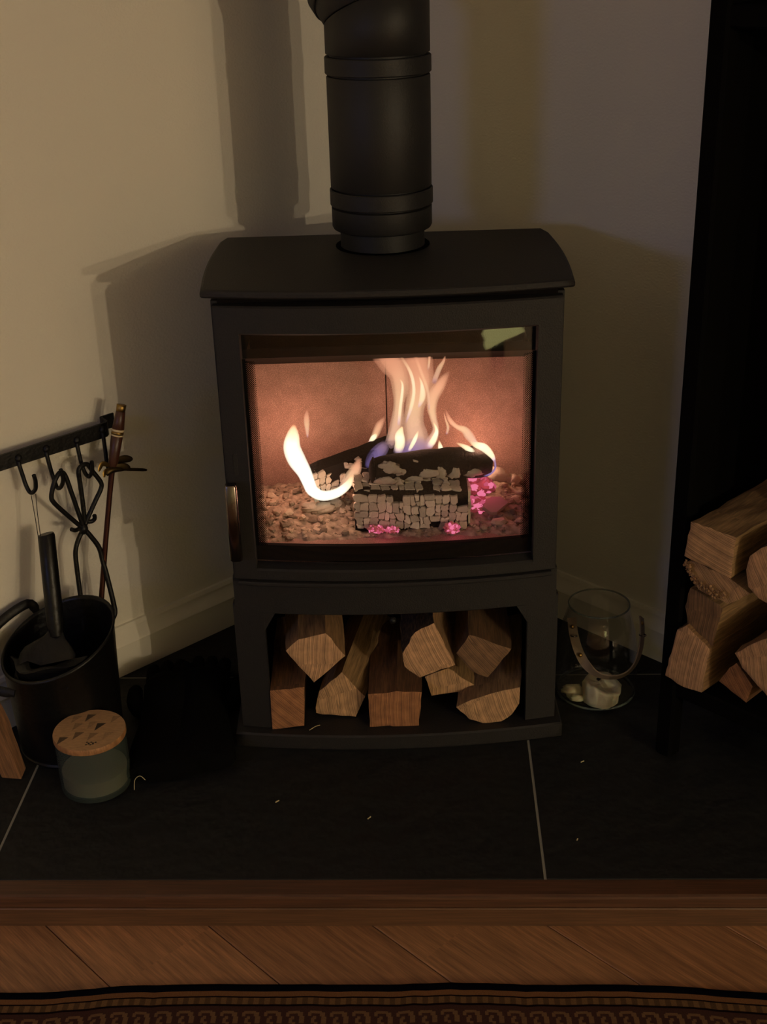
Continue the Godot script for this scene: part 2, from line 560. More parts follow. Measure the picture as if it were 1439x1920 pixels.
func lamps() -> void:
	# a floor lamp with two bare bulbs, behind the viewer's right shoulder
	var foot := Vector3(4.50, FLOOR_Y, 3.56)
	var t := thing("floor_lamp", "dark two-armed floor lamp far behind the viewer", "lamp", at(foot))
	var g := Geo.new()
	g.lathe(foot, [[0.14, 0.0], [0.14, 0.015], [0.05, 0.03], [0.02, 0.05]])
	put("base", g, M.iron, t)
	g = Geo.new()
	g.tube([foot + Vector3(0, 0.04, 0), foot + Vector3(0, 0.6, 0), foot + Vector3(0, 1.0, 0)], 0.012)
	put("stem", g, M.iron, t)
	for p in [LAMP_A, LAMP_B]:
		g = Geo.new()
		g.tube(curve([foot + Vector3(0, 0.98, 0), foot.lerp(p, 0.5) * Vector3(1, 0, 1) + Vector3(0, 1.0, 0), p + Vector3(0, -0.09, 0), p + Vector3(0, -0.035, 0)], 12), 0.008)
		put("arm", g, M.iron, t)
		g = Geo.new()
		g.lathe(p, [[0.001, -0.034], [0.018, -0.03], [0.032, -0.01], [0.034, 0.005], [0.025, 0.026], [0.001, 0.036]], 20, false)
		put("bulb", g, M.bulb, t)
	omni("lamp_light_a", LAMP_A, LAMP_COLOR, LAMP_A_ENERGY, 0.025)
	omni("lamp_light_b", LAMP_B, LAMP_COLOR, LAMP_B_ENERGY, 0.025)
	# a small glowing paper lantern low behind the viewer, which the stove glass mirrors
	var pl := thing("paper_lantern", "small wedge-shaped glowing paper lantern behind the viewer", "lantern", at(Vector3(0.98, FLOOR_Y, 0.15)))
	g = Geo.new()
	var wedge := [Vector3(0.845, 0.062, 0), Vector3(0.905, 0.092, 0), Vector3(0.985, 0.100, 0), Vector3(1.23, 0.040, 0), Vector3(1.05, 0.034, 0), Vector3(0.865, 0.018, 0), Vector3(0.875, 0.040, 0)]
	var wr := []
	for z in [0.15, 0.21]:
		var q := PackedVector3Array()
		for p in wedge:
			q.append(p + Vector3(0, 0, z))
		wr.append(q)
	g.loft(wr, PackedInt32Array(range(7)))
	put("shade_light", g, M.paper, pl)
	g = Geo.new()
	g.box(Vector3(0.98, -0.02, 0.18), Vector3(0.06, 0.037, 0.02), Basis.IDENTITY, 0.003)
	put("foot", g, M.iron, pl)
	omni("paper_light", Vector3(1.0, 0.14, 0.2), Color(1.0, 0.95, 0.72), 0.006, 0.03)
	# a small screen that glows blue, to the viewer's left
	var look := (Vector3(0.1, 1.0, -2.3) - SCREEN_AT).normalized()
	var turn := Basis.looking_at(look)
	var s := thing("television_screen", "small television glowing blue beside the viewer", "television", Transform3D(turn, SCREEN_AT))
	g = Geo.new()
	g.box(SCREEN_AT - look * 0.03, Vector3(0.24, 0.15, 0.02), turn, 0.004)
	put("case", g, M.rack, s)
	g = Geo.new()
	g.box(SCREEN_AT - look * 0.008, Vector3(0.22, 0.13, 0.003), turn)
	put("screen", g, M.screen, s)
	g = Geo.new()
	var under := Vector3(SCREEN_AT.x, FLOOR_Y, SCREEN_AT.z) - look * Vector3(0.05, 0, 0.05)
	g.lathe(under, [[0.18, 0.0], [0.18, 0.02], [0.02, 0.03], [0.02, 1.18]], 24)
	put("stand", g, M.rack, s)
	var a := AreaLight3D.new()
	a.name = "screen_light"
	a.area_size = Vector2(0.44, 0.26)
	a.transform = Transform3D(turn, SCREEN_AT)
	a.light_color = Color(0.60, 0.68, 1.0)
	a.light_energy = SCREEN_ENERGY
	a.shadow_enabled = true
	a.set("area_range", 12.0)
	a.set("area_attenuation", 2.0)
	add_child(a)
	for k in FIRE_LIGHTS.size():
		omni("fire_light", stove_place * Vector3(FIRE_LIGHTS[k][0]), Color(1.0, 0.73, 0.60), FIRE_LIGHTS[k][1], 0.008)
	omni("ember_light", stove_place * Vector3(0.172, 0.466, 0.066), Color(1.0, 0.42, 0.58), 0.0009, 0.012)
	omni("ember_light", stove_place * Vector3(-0.015, 0.413, 0.134), Color(1.0, 0.42, 0.58), 0.00022, 0.01)
	omni("ember_light", stove_place * Vector3(0.106, 0.412, 0.136), Color(1.0, 0.42, 0.58), 0.00020, 0.01)


# ------------------------------------------------------------------ the room
func slab(called: String, a: Vector3, b: Vector3, c: Vector3, d: Vector3, out: Vector3, mat: Material) -> MeshInstance3D:
	var g := Geo.new()
	g.loft([PackedVector3Array([a, b, c, d]), PackedVector3Array([a + out, b + out, c + out, d + out])], PackedInt32Array([0, 1, 2, 3]))
	return put(called, g, mat)


func room_point(s: float, t: float, y: float) -> Vector3:
	return CORNER + U * s + V * t + Vector3(0, y, 0)


func walls() -> void:
	var lo := FLOOR_Y - 0.03
	var hi := CEILING_Y
	tag(slab("wall_left", room_point(-0.1, 0, lo), room_point(ROOM, 0, lo), room_point(ROOM, 0, hi), room_point(-0.1, 0, hi), -V * 0.1, M.wall), "cream painted wall behind the fire tools", "wall", "", "structure")
	tag(slab("wall_right", room_point(0, -0.1, lo), room_point(0, LONG, lo), room_point(0, LONG, hi), room_point(0, -0.1, hi), -U * 0.1, M.wall), "cream painted wall between the stove and the log rack", "wall", "", "structure")
	tag(slab("wall_rear", room_point(ROOM, -0.1, lo), room_point(ROOM, LONG, lo), room_point(ROOM, LONG, hi), room_point(ROOM, -0.1, hi), U * 0.1, M.rear_wall), "wall behind the viewer", "wall", "", "structure")
	tag(slab("wall_side", room_point(-0.1, LONG, lo), room_point(ROOM, LONG, lo), room_point(ROOM, LONG, hi), room_point(-0.1, LONG, hi), V * 0.1, M.dim_wall), "far wall beyond the floor lamp", "wall", "", "structure")
	tag(slab("ceiling", room_point(-0.1, -0.1, hi), room_point(ROOM, -0.1, hi), room_point(ROOM, LONG, hi), room_point(-0.1, LONG, hi), Vector3(0, 0.1, 0), M.ceiling), "white ceiling above the room", "ceiling", "", "structure")
	# moulded skirting boards
	var profile := [[0.0, 0.108], [0.0055, 0.107], [0.0075, 0.102], [0.0085, 0.099], [0.0060, 0.0975], [0.0075, 0.091], [0.0115, 0.081], [0.0165, 0.073], [0.0180, 0.069], [0.0135, 0.0665], [0.0135, 0.0], [0.0, 0.0]]
	for k in 2:
		var dir: Vector3 = U if k == 0 else V
		var out: Vector3 = V if k == 0 else U
		var rings := []
		for end in ([0.02, 1.55] if k == 0 else [0.02, 1.6]):
			var r := PackedVector3Array()
			for q in profile:
				r.append(CORNER + dir * end + out * q[0] + Vector3(0, q[1], 0))
			rings.append(r)
		var g := Geo.new()
		g.loft(rings, PackedInt32Array([0, 1, 1, 3, 4, 4, 4, 4, 8, 9, 10, 11]))
		tag(put("baseboard_left" if k == 0 else "baseboard_right", g, M.gloss_paint), "moulded cream skirting board along the wall " + ("behind the fire tools" if k == 0 else "beside the log rack"), "skirting board", "", "structure")


func floors() -> void:
	var base := Geo.new()
	var y := FLOOR_Y - 0.014
	var foot_ring := PackedVector3Array()
	var top_ring := PackedVector3Array()
	for q in [[-0.1, -0.1], [ROOM, -0.1], [ROOM, LONG], [-0.1, LONG]]:
		foot_ring.append(room_point(q[0], q[1], y - 0.06))
		top_ring.append(room_point(q[0], q[1], y))
	base.loft([foot_ring, top_ring], PackedInt32Array([0, 1, 2, 3]))
	var f := put("floor", base, M.groove)
	tag(f, "oak plank floor laid at a slant to the hearth", "floor", "", "structure")
	var joints := [0.0, 0.14, 0.327, 0.514, 0.706, 0.898, 1.080, 1.262]
	while joints[-1] < ROOM - 0.1:
		joints.append(joints[-1] + 0.187)
	for i in joints.size() - 1:
		var g := Geo.new()
		var a: float = joints[i] + 0.0008
		var b: float = joints[i + 1] - 0.0008
		var c := 0.0012
		var rings := []
		for t in [0.0, LONG]:
			var r := PackedVector3Array()
			for q in [[a, y], [a, FLOOR_Y - c], [a + c, FLOOR_Y], [b - c, FLOOR_Y], [b, FLOOR_Y - c], [b, y]]:
				r.append(room_point(q[0], t, q[1]))
			rings.append(r)
		g.loft(rings, PackedInt32Array([0, 1, 2, 3, 4, 5]))
		for k in g.uv.size():
			g.uv[k] += Vector2(i * 0.37, i * 0.53)
		put("plank", g, M.oak[i % 4], f)


func hearth() -> void:
	var h := Node3D.new()
	h.name = "hearth"
	add_child(h)
	h.position = Vector3(-0.1, FLOOR_Y, -1.9)
	tag(h, "dark slate hearth across the corner with a wooden front edge", "hearth", "", "structure")
	var front := -1.608
	# the triangle between the walls and the front edge
	var tri := PackedVector2Array()
	var k1 := (front - CORNER.z) / U.z
	var k2 := (front - CORNER.z) / V.z
	tri.append(Vector2(CORNER.x, CORNER.z))
	tri.append(Vector2(CORNER.x + V.x * k2, front))
	tri.append(Vector2(CORNER.x + U.x * k1, front))
	var bed := Geo.new()
	var rings := []
	for y in [FLOOR_Y, -0.0012]:
		var r := PackedVector3Array()
		for p in tri:
			r.append(Vector3(p.x, y, p.y))
		rings.append(r)
	bed.loft(rings, PackedInt32Array([0, 1, 2]))
	put("grout", bed, M.grout, h)
	var gap := 0.0022
	for row in [[front, -2.2105, [-1.625, -0.727, 0.171, 1.069, 1.97]], [-2.2105, -2.82, [-1.18, -0.278, 0.62, 1.52]]]:
		for i in row[2].size() - 1:
			var x0: float = row[2][i] + gap
			var x1: float = row[2][i + 1] - gap
			var z1: float = row[0] - (gap if row[0] < -2.0 else 0.0)
			var z0: float = row[1] + gap
			for piece in Geometry2D.intersect_polygons(tri, PackedVector2Array([Vector2(x0, z0), Vector2(x1, z0), Vector2(x1, z1), Vector2(x0, z1)])):
				var g := Geo.new()
				g.plate(piece, [[-0.009, 0.0], [-0.0008, 0.0], [0.0, 0.0008]], false)
				put("tile", g, M.slate, h)
	var x0 := tri[2].x
	var x1 := tri[1].x
	for e in [["nosing", M.edging, [[front, -0.022], [front, -0.002], [front + 0.002, 0.0], [-1.573, 0.0], [-1.569, -0.002], [-1.568, -0.006], [-1.568, -0.022]]], ["fascia", M.edging_front, [[front, FLOOR_Y], [front, -0.0225], [-1.5665, -0.0225], [-1.5655, -0.024], [-1.5655, FLOOR_Y]]]]:
		var g := Geo.new()
		var rr := []
		for x in [x0 - 0.05, x1 + 0.05]:
			var r := PackedVector3Array()
			for q in e[2]:
				r.append(Vector3(x, q[1], q[0]))
			rr.append(r)
		g.loft(rr, PackedInt32Array(range(e[2].size())))
		put(e[0], g, e[1], h)


func rug() -> void:
	var t := thing("rug", "dark patterned rug with a navy edge lying on the oak floor", "rug", at(Vector3(0, FLOOR_Y, -1.1)))
	var g := Geo.new()
	var n := noise(51, 1.3, 2)
	var nf := noise(52, 25.0, 2)
	var nx := 120
	var zs := [0.0, 0.0008, 0.004, 0.02, 0.06, 0.12, 0.2, 0.32, 0.6]
	var hs := [0.0, 0.004, 0.0065, 0.007, 0.007, 0.007, 0.007, 0.007, 0.007]
	var grp := g.fresh()
	var point := func(i: int, k: int) -> Vector3:
		var x := -1.1 + 2.2 * i / nx
		var edge := -1.441 + 0.010 * n.get_noise_1d(x * 2.0 + 3.0) + 0.0018 * nf.get_noise_1d(x) + 0.03 * pow(absf(x + 0.08) / 0.6, 2.0) * 0.6
		return Vector3(x, FLOOR_Y + hs[k] + 0.0008 * nf.get_noise_2d(x, zs[k] * 3.0) * (1.0 if k > 0 else 0.0), edge + zs[k])
	for i in nx:
		for k in zs.size() - 1:
			var a: Vector3 = point.call(i, k); var b: Vector3 = point.call(i + 1, k); var c: Vector3 = point.call(i + 1, k + 1); var d: Vector3 = point.call(i, k + 1)
			g.quad(a, b, c, d, grp, Vector2(a.x, zs[k]), Vector2(b.x, zs[k]), Vector2(c.x, zs[k + 1]), Vector2(d.x, zs[k + 1]))
	put("pile", g, M.rug, t, false)


# ------------------------------------------------------------------ the stove
func bow(x: float) -> float:
	return 0.028 * (1.0 - pow(x / 0.285, 2.0))


# a bar that follows the bowed front, in the stove's own axes
func bowed(g: Geo, x0: float, x1: float, y0: float, y1: float, z0: float, z1: float, ch := 0.002, n := 24) -> void:
	var rings := []
	for i in n + 1:
		var x := lerpf(x0, x1, float(i) / n)
		var b := bow(x)
		var r := PackedVector3Array()
		for q in [[y0, z0], [y1, z0], [y1, z1 - ch], [y1 - ch, z1], [y0 + ch, z1], [y0, z1 - ch]]:
			r.append(stove_place * Vector3(x, q[0], q[1] + b))
		rings.append(r)
	g.loft(rings, PackedInt32Array([0, 1, 2, 3, 4, 5]))


func stove_box(g: Geo, lo: Vector3, hi: Vector3, ch := 0.0) -> void:
	g.box(stove_place * ((lo + hi) * 0.5), (hi - lo) * 0.5, stove_place.basis, ch)


func plan_outline(half: float, back: float, front: float, bulge: float, side: float) -> PackedVector2Array:
	var p := PackedVector2Array()
	for i in 25:
		var x := lerpf(-half, half, i / 24.0)
		p.append(Vector2(x, front + bulge * (1.0 - pow(x / half, 2.0))))
	for i in range(1, 12):
		var z := lerpf(front, back, i / 12.0)
		p.append(Vector2(half + side * sin(PI * i / 12.0), z))
	p.append(Vector2(half - 0.006, back))
	p.append(Vector2(-half + 0.006, back))
	for i in range(11, 0, -1):
		var z := lerpf(front, back, i / 12.0)
		p.append(Vector2(-half - side * sin(PI * i / 12.0), z))
	return p


func stove() -> void:
	var t := thing("wood_stove", "black steel wood stove with a lit glass door and log store below", "stove", stove_place)
	var g := Geo.new()
	g.plate(plan_outline(0.301, -0.185, 0.187, 0.026, 0.0), [[0.0, 0.002], [0.003, 0.0], [0.028, 0.0], [0.031, 0.003]])
	put("base_plate", g.moved(stove_place), M.stove, t)
	# sides of the log store and of the body
	for s in [-1.0, 1.0]:
		g = Geo.new()
		var rings := []
		for q in [[0.031, 0.289], [0.24, 0.289], [0.30, 0.283], [0.84, 0.283]]:
			var r := PackedVector3Array()
			for c in [[q[1] - 0.012, -0.178], [q[1], -0.178], [q[1], 0.166], [q[1] - 0.012, 0.166]]:
				r.append(stove_place * Vector3(s * c[0], q[0], c[1]))
			rings.append(r)
		g.loft(rings, PackedInt32Array([0, 1, 2, 3]))
		put("side_panel", g, M.stove, t)
	g = Geo.new()
	stove_box(g, Vector3(-0.277, 0.031, -0.180), Vector3(0.277, 0.84, -0.170))
	put("back_panel", g, M.stove, t)
	# the arch round the log store
	g = Geo.new()
	bowed(g, -0.289, -0.234, 0.031, 0.290, 0.150, 0.168, 0.002, 4)
	bowed(g, 0.234, 0.289, 0.031, 0.290, 0.150, 0.168, 0.002, 4)
	bowed(g, -0.285, 0.285, 0.274, 0.344, 0.150, 0.168)
	for s in [-1.0, 1.0]:
		var rings := []
		for z in [0.150, 0.1675]:
			rings.append(PackedVector3Array([stove_place * Vector3(s * 0.235, 0.275, z + bow(0.235)), stove_place * Vector3(s * 0.235, 0.238, z + bow(0.235)), stove_place * Vector3(s * 0.214, 0.275, z + bow(0.214))]))
		g.loft(rings, PackedInt32Array([0, 1, 2]))
	put("log_store_front", g, M.stove, t)
	g = Geo.new()
	stove_box(g, Vector3(-0.277, 0.285, -0.17), Vector3(0.277, 0.30, 0.16))
	put("log_store_roof", g, M.stove_inside, t)
	# air control
	var knob := Geo.new()
	knob.lump(stove_place * Vector3(-0.006, 0.266, 0.168 + 0.033), Vector3.ONE * 0.0065, noise(1, 0.1), 0.0, 8, 12)
	put("air_knob", knob, M.iron, t)
	# top plate with the collar ring
	g = Geo.new()
	g.plate(plan_outline(0.2965, -0.187, 0.183, 0.032, 0.009), [[0.848, 0.006], [0.8495, 0.002], [0.852, 0.0], [0.857, 0.0], [0.8600, 0.0015], [0.862, 0.005]])
	put("top_plate", g.moved(stove_place), M.stove, t)
	g = Geo.new()
	stove_box(g, Vector3(-0.272, 0.832, -0.17), Vector3(0.272, 0.8485, 0.168))
	put("neck", g, M.stove_inside, t)
	# the door
	var door := Geo.new()
	bowed(door, -0.279, -0.2395, 0.347, 0.836, 0.150, 0.182, 0.003, 4)
	bowed(door, 0.2395, 0.279, 0.347, 0.836, 0.150, 0.182, 0.003, 4)
	bowed(door, -0.2395, 0.2395, 0.347, 0.370, 0.150, 0.182, 0.003)
	bowed(door, -0.2395, 0.2395, 0.789, 0.836, 0.150, 0.182, 0.003)
	var d := put("door", door, M.stove, t)
	g = Geo.new()
	bowed(g, -0.272, 0.272, 0.340, 0.3475, 0.150, 0.190, 0.002)
	put("door_lip", g, M.stove, t)
	g = Geo.new()
	bowed(g, -0.242, 0.242, 0.366, 0.792, 0.160, 0.164, 0.0)
	put("glass", g, M.pane, d)
	# the printed dots that edge the glass
	g = Geo.new()
	var pitch := 0.0034
	for s in [-1.0, 1.0]:
		for row in 197:
			for col in 5:
				var x: float = s * (0.2350 - (col + 0.5 * (row % 2)) * pitch)
				var y := 0.405 + row * pitch * 0.5
				var r: float = pitch * ([0.46, 0.42, 0.40, 0.37, 0.28][col])
				var c := stove_place * Vector3(x, y, 0.1590 + bow(x))
				var right := stove_place.basis.x
				var grp := g.fresh()
				var pts := []
				for k in 6:
					pts.append(c + right * cos(TAU * k / 6) * r + Vector3.UP * sin(TAU * k / 6) * r)
				for k in [1, 2, 3, 4]:
					g.tri(pts[0], pts[k], pts[k + 1], grp)
	for s in [-1.0, 1.0]:
		var edge := []
		for q in [[0.2405, 0.404], [0.2340, 0.404], [0.2340, 0.742], [0.2405, 0.742]]:
			edge.append(stove_place * Vector3(s * q[0], q[1], 0.1590 + bow(q[0])))
		g.quad(edge[0], edge[1], edge[2], edge[3], g.fresh())
	tag(put("glass_print", g, M.frit, d, false), "", "", "", "stuff")
	# the handle
	g = Geo.new()
	var hx := -0.270
	var hz := 0.192 + 0.016
	var ring_at := func(y: float, k: float) -> PackedVector3Array:
		var r := PackedVector3Array()
		for i in 16:
			var a := TAU * i / 16
			r.append(stove_place * Vector3(hx + 0.0105 * k * signf(cos(a)) * pow(absf(cos(a)), 0.5), y, hz + 0.0095 * k * signf(sin(a)) * pow(absf(sin(a)), 0.5)))
		return r
	g.loft([ring_at.call(0.398, 0.85), ring_at.call(0.400, 1.0), ring_at.call(0.536, 1.0), ring_at.call(0.5385, 0.85)])
	var handle := put("handle", g, M.chrome, d)
	g = Geo.new()
	stove_box(g, Vector3(hx - 0.004, 0.505, 0.175), Vector3(hx + 0.006, 0.525, hz), 0.001)
	put("handle_bracket", g, M.stove_inside, handle)
	g = Geo.new()
	stove_box(g, Vector3(hx + 0.004, 0.545, 0.182), Vector3(hx + 0.014, 0.585, 0.1875), 0.002)
	put("latch_plate", g, M.stove, d)
	# the firebox
	g = Geo.new()
	stove_box(g, Vector3(-0.262, 0.37, -0.112), Vector3(-0.0060, 0.652, -0.10), 0.001)
	put("back_board", g, M.board, t)
	g = Geo.new()
	stove_box(g, Vector3(-0.0040, 0.37, -0.112), Vector3(0.262, 0.652, -0.1003), 0.001)
	put("back_board", g, M.board, t)
	for s in [-1.0, 1.0]:
		g = Geo.new()
		var a: float = s * 0.252
		var b: float = s * 0.266
		stove_box(g, Vector3(minf(a, b), 0.37, -0.0995), Vector3(maxf(a, b), 0.70, 0.146), 0.001)
		put("side_board", g, M.board, t)
	g = Geo.new()
	stove_box(g, Vector3(-0.268, 0.36, -0.112), Vector3(0.268, 0.389, 0.150))
	put("grate", g, M.board, t)
	g = Geo.new()
	bowed(g, -0.252, 0.252, 0.375, 0.404, 0.146, 0.156, 0.001)
	put("log_guard", g, M.stove_inside, t)
	g = Geo.new()
	var rings := []
	for x in [-0.252, 0.252]:
		var r := PackedVector3Array()
		for q in [[0.728, 0.122], [0.645, -0.099], [0.657, -0.099], [0.744, 0.122]]:
			r.append(stove_place * Vector3(x, q[0], q[1]))
		rings.append(r)
	g.loft(rings, PackedInt32Array([0, 1, 2, 3]))
	put("baffle", g, M.stove_inside, t)
	g = Geo.new()
	stove_box(g, Vector3(-0.268, 0.70, -0.168), Vector3(-0.250, 0.838, 0.15))
	put("upper_lining", g, M.stove_inside, t)
	g = Geo.new()
	stove_box(g, Vector3(0.250, 0.70, -0.168), Vector3(0.268, 0.838, 0.15))
	put("upper_lining", g, M.stove_inside, t)


func flue() -> void:
	var c := Vector3(-0.083, 0.0, -2.262)
	var t := thing("flue_pipe", "black twin-wall flue pipe rising from the stove to a bend", "pipe", at(c + Vector3(0, 0.862, 0)))
	var g := Geo.new()
	g.lathe(c, [[0.074, 0.855], [0.074, 0.905]], 56)
	put("collar", g, M.flue, t)
	g = Geo.new()
	g.lathe(c, [[0.0745, 0.861], [0.0745, 0.8632], [0.0830, 0.8632], [0.0830, 0.861], [0.0745, 0.861]], 56, false)
	put("collar_gap", g, M.groove, t)
	var r := 0.0875
	g = Geo.new()
	g.lathe(c, [[0.06, 0.893], [r - 0.006, 0.893], [r - 0.002, 0.895], [r, 0.899], [r, 0.931], [r - 0.003, 0.9325]], 64)
	put("pipe_section", g, M.flue, t)
	for b in [[0.934, 0.964], [1.151, 1.181]]:
		g = Geo.new()
		g.lathe(c, [[r - 0.006, b[0] - 0.003], [r - 0.006, b[0] + 0.001], [r + 0.0005, b[0] + 0.001], [r + 0.002, b[0] + 0.0025], [r + 0.002, b[1] - 0.0025], [r + 0.0005, b[1] - 0.001], [r - 0.006, b[1] - 0.001], [r - 0.006, b[1] + 0.003]], 64)
		put("locking_band", g, M.flue, t)
	g = Geo.new()
	g.lathe(c, [[r - 0.004, 0.965], [r - 0.001, 0.9655], [r, 0.967], [r, 1.147], [r - 0.001, 1.1485], [r - 0.004, 1.149]], 64)
	put("pipe_section", g, M.flue, t)
	# the bend: a mitred knee, then a run that slants into the left wall
	var lean := -V
	var axis := (Vector3.UP + lean).normalized()
	var knee := c + Vector3(0, 1.2535, 0)
	var reach := (c - CORNER).dot(V) / axis.dot(lean)
	var cut := func(p: Vector3, ax: Vector3, n: Vector3, rad: float) -> PackedVector3Array:
		var side := ax.cross(Vector3(lean.z, 0, -lean.x)).normalized()
		var other := ax.cross(side).normalized()
		var ring := PackedVector3Array()
		for k in 64:
			var q := side * cos(TAU * k / 64) * rad + other * sin(TAU * k / 64) * rad
			ring.append(p + q - ax * (q.dot(n) / ax.dot(n)))
		return ring
	var mitre := (Vector3.UP + axis).normalized()
	var seg := func(called: String, a: Vector3, na: Vector3, b: Vector3, nb: Vector3, ax: Vector3, rad: float) -> void:
		var gg := Geo.new()
		gg.loft([cut.call(a + ax * 0.0008, ax, na, rad - 0.002), cut.call(a + ax * 0.002, ax, na, rad), cut.call(b - ax * 0.002, ax, nb, rad), cut.call(b - ax * 0.0008, ax, nb, rad - 0.002)])
		put(called, gg, M.flue, t)
	seg.call("pipe_section", c + Vector3(0, 1.1825, 0), Vector3.UP, knee, mitre, Vector3.UP, r)
	seg.call("elbow_segment", knee, mitre, knee + axis * 0.062, axis, axis, r)
	seg.call("locking_band", knee + axis * 0.048, axis, knee + axis * 0.072, axis, axis, r + 0.003)
	seg.call("elbow_segment", knee + axis * 0.070, axis, knee + axis * (reach - 0.01), lean, axis, r)


# ------------------------------------------------------------------ the fire
func ash_height(x: float, z: float, n: FastNoiseLite) -> float:
	var h := 0.392 + 0.010 * smoothstep(0.12, -0.06, z) + 0.012 * exp(-pow((x + 0.14) / 0.07, 2.0) - pow((z - 0.0) / 0.07, 2.0)) + 0.026 * exp(-pow((x - 0.19) / 0.06, 2.0) - pow((z + 0.01) / 0.07, 2.0))
	h += 0.006 * n.get_noise_2d(x * 60.0, z * 60.0) + 0.0035 * n.get_noise_2d(x * 170.0 + 50.0, z * 170.0)
	h *= 1.0
	return h - 0.012 * smoothstep(0.11, 0.145, z)


func fire_bed() -> void:
	var rng := RandomNumberGenerator.new()
	rng.seed = 7
	var n := noise(61, 0.4, 3)
	var nl := noise(62, 0.9, 2)
	var g := Geo.new()
	var nx := 110
	var nz := 56
	var x0 := -0.2515
	var x1 := 0.2515
	var z0 := -0.0995
	var z1 := 0.146
	var grp := g.fresh()
	var hts := PackedFloat32Array()
	for i in nx + 1:
		for k in nz + 1:
			hts.append(ash_height(lerpf(x0, x1, float(i) / nx), lerpf(z0, z1, float(k) / nz), n))
	var pt := func(i: int, k: int) -> Vector3:
		return stove_place * Vector3(lerpf(x0, x1, float(i) / nx), hts[i * (nz + 1) + k], lerpf(z0, z1, float(k) / nz))
	for i in nx:
		for k in nz:
			g.quad(pt.call(i, k), pt.call(i, k + 1), pt.call(i + 1, k + 1), pt.call(i + 1, k), grp)
	for p in g.v:
		var q := stove_place.affine_inverse() * p
		var k := 0.62 + 0.55 * n.get_noise_2d(q.x * 150.0 + 30.0, q.z * 150.0)
		g.c.append(Color(k, k * 0.97, k * 0.94))
	# crumbs of ash strewn over the bed
	for k in 620:
		var x := rng.randf_range(-0.245, 0.245)
		var z := rng.randf_range(-0.09, 0.118)
		var s := lerpf(0.0018, 0.0085, pow(rng.randf(), 2.2)) * (1.25 if absf(x) > 0.08 else 0.8)
		var p := Vector3(x, ash_height(x, z, n) + s * 0.15, z)
		g.lump(stove_place * p, Vector3(s * rng.randf_range(0.8, 1.5), s * rng.randf_range(0.5, 0.8), s * rng.randf_range(0.7, 1.2)), nl, 0.55, 4, 6, Basis(Vector3.UP, rng.randf() * TAU), true)
		var tone := rng.randf_range(0.28, 1.0)
		while g.c.size() < g.v.size():
			g.c.append(Color(tone, tone * 0.96, tone * 0.92))
	var o := put("ash_bed", g, M.ash, null, false)
	tag(o, "bed of pale crumbly wood ash on the floor of the firebox", "ash", "", "stuff")
	# lumps of charcoal that can be told apart
	for c in [[Vector3(0.196, 0.428, -0.045), Vector3(0.024, 0.018, 0.018), "rounded ash-grey lump at the back right of the fire"], [Vector3(0.226, 0.418, -0.04), Vector3(0.018, 0.014, 0.016), "ash-grey lump against the right side of the firebox"], [Vector3(0.168, 0.438, -0.05), Vector3(0.02, 0.02, 0.016), "tall ash-grey lump behind the pink embers"], [Vector3(0.222, 0.408, 0.025), Vector3(0.015, 0.011, 0.013), "small ash-grey lump near the right edge of the glass"], [Vector3(-0.135, 0.412, 0.035), Vector3(0.032, 0.011, 0.014), "long ash-grey lump under the left flame"], [Vector3(-0.105, 0.409, 0.02), Vector3(0.017, 0.012, 0.012), "pale lump glowing in the light of the left flame"]]:
		g = Geo.new()
		g.lump(stove_place * c[0], c[1], nl, 0.5, 10, 14)
		tag(put("charcoal_lump", g, M.ash_block[0]), c[2], "charcoal")
	g = Geo.new()
	var chip := []
	for y in [-0.004, 0.001, 0.004]:
		var r := PackedVector3Array()
		for q in [[-0.026, 0.004], [-0.020, -0.012], [-0.004, -0.017], [0.012, -0.012], [0.026, 0.002], [0.014, 0.010], [-0.002, 0.019], [-0.014, 0.017]]:
			var k := 1.0 if y < 0.002 else 0.88
			r.append(stove_place * (Vector3(0.186, 0.422, 0.066) + Basis.from_euler(Vector3(0.65, 0.2, 0.12)) * Vector3(q[0] * k, y + 0.0022 * sin(q[0] * 150.0), q[1] * k)))
		chip.append(r)
	g.loft(chip, PackedInt32Array(range(8)))
	tag(put("charcoal_chip", g, M.chip), "flat pinkish charcoal flake right of the cracked log", "charcoal")
	# glowing embers
	for e in [[Vector3(0.160, 0.447, 0.03), Vector3(0.026, 0.023, 0.018), "bright pink ember behind the right end of the cracked log"], [Vector3(0.152, 0.418, 0.055), Vector3(0.024, 0.016, 0.016), "bright pink ember against the right end of the cracked log"], [Vector3(0.103, 0.402, 0.118), Vector3(0.015, 0.012, 0.010), "round pink ember under the right of the cracked log"], [Vector3(-0.030, 0.404, 0.116), Vector3(0.016, 0.008, 0.007), "left of two pink embers under the cracked log"], [Vector3(-0.003, 0.402, 0.117), Vector3(0.014, 0.007, 0.006), "right of two pink embers under the cracked log"]]:
		var t := thing("ember", e[2], "ember", Transform3D(stove_place.basis, stove_place * Vector3(e[0])), "glowing embers in the fire")
		g = Geo.new()
		g.lump(stove_place * e[0], Vector3(e[1]) * 0.8, nl, 0.6, 8, 11, Basis.IDENTITY, true)
		put("core", g, M.ember_dim, t)
		for tone in 3:
			g = Geo.new()
			for k in 11:
				var d := Vector3(rng.randf_range(-1, 1), rng.randf_range(-0.5, 1), rng.randf_range(-0.1, 1)).normalized()
				var size := Vector3(e[1]) * rng.randf_range(0.16, 0.36)
				g.lump(stove_place * (Vector3(e[0]) + d * Vector3(e[1]) * 0.82), Vector3(size.x, size.y * 0.8, size.z), nl, 0.6, 4, 7, Basis(Vector3.FORWARD, rng.randf() * TAU), true)
			tag(put("glowing_fragment", g, [M.ember, M.ember_soft, M.ember_dim][tone], t), "", "", "", "stuff")


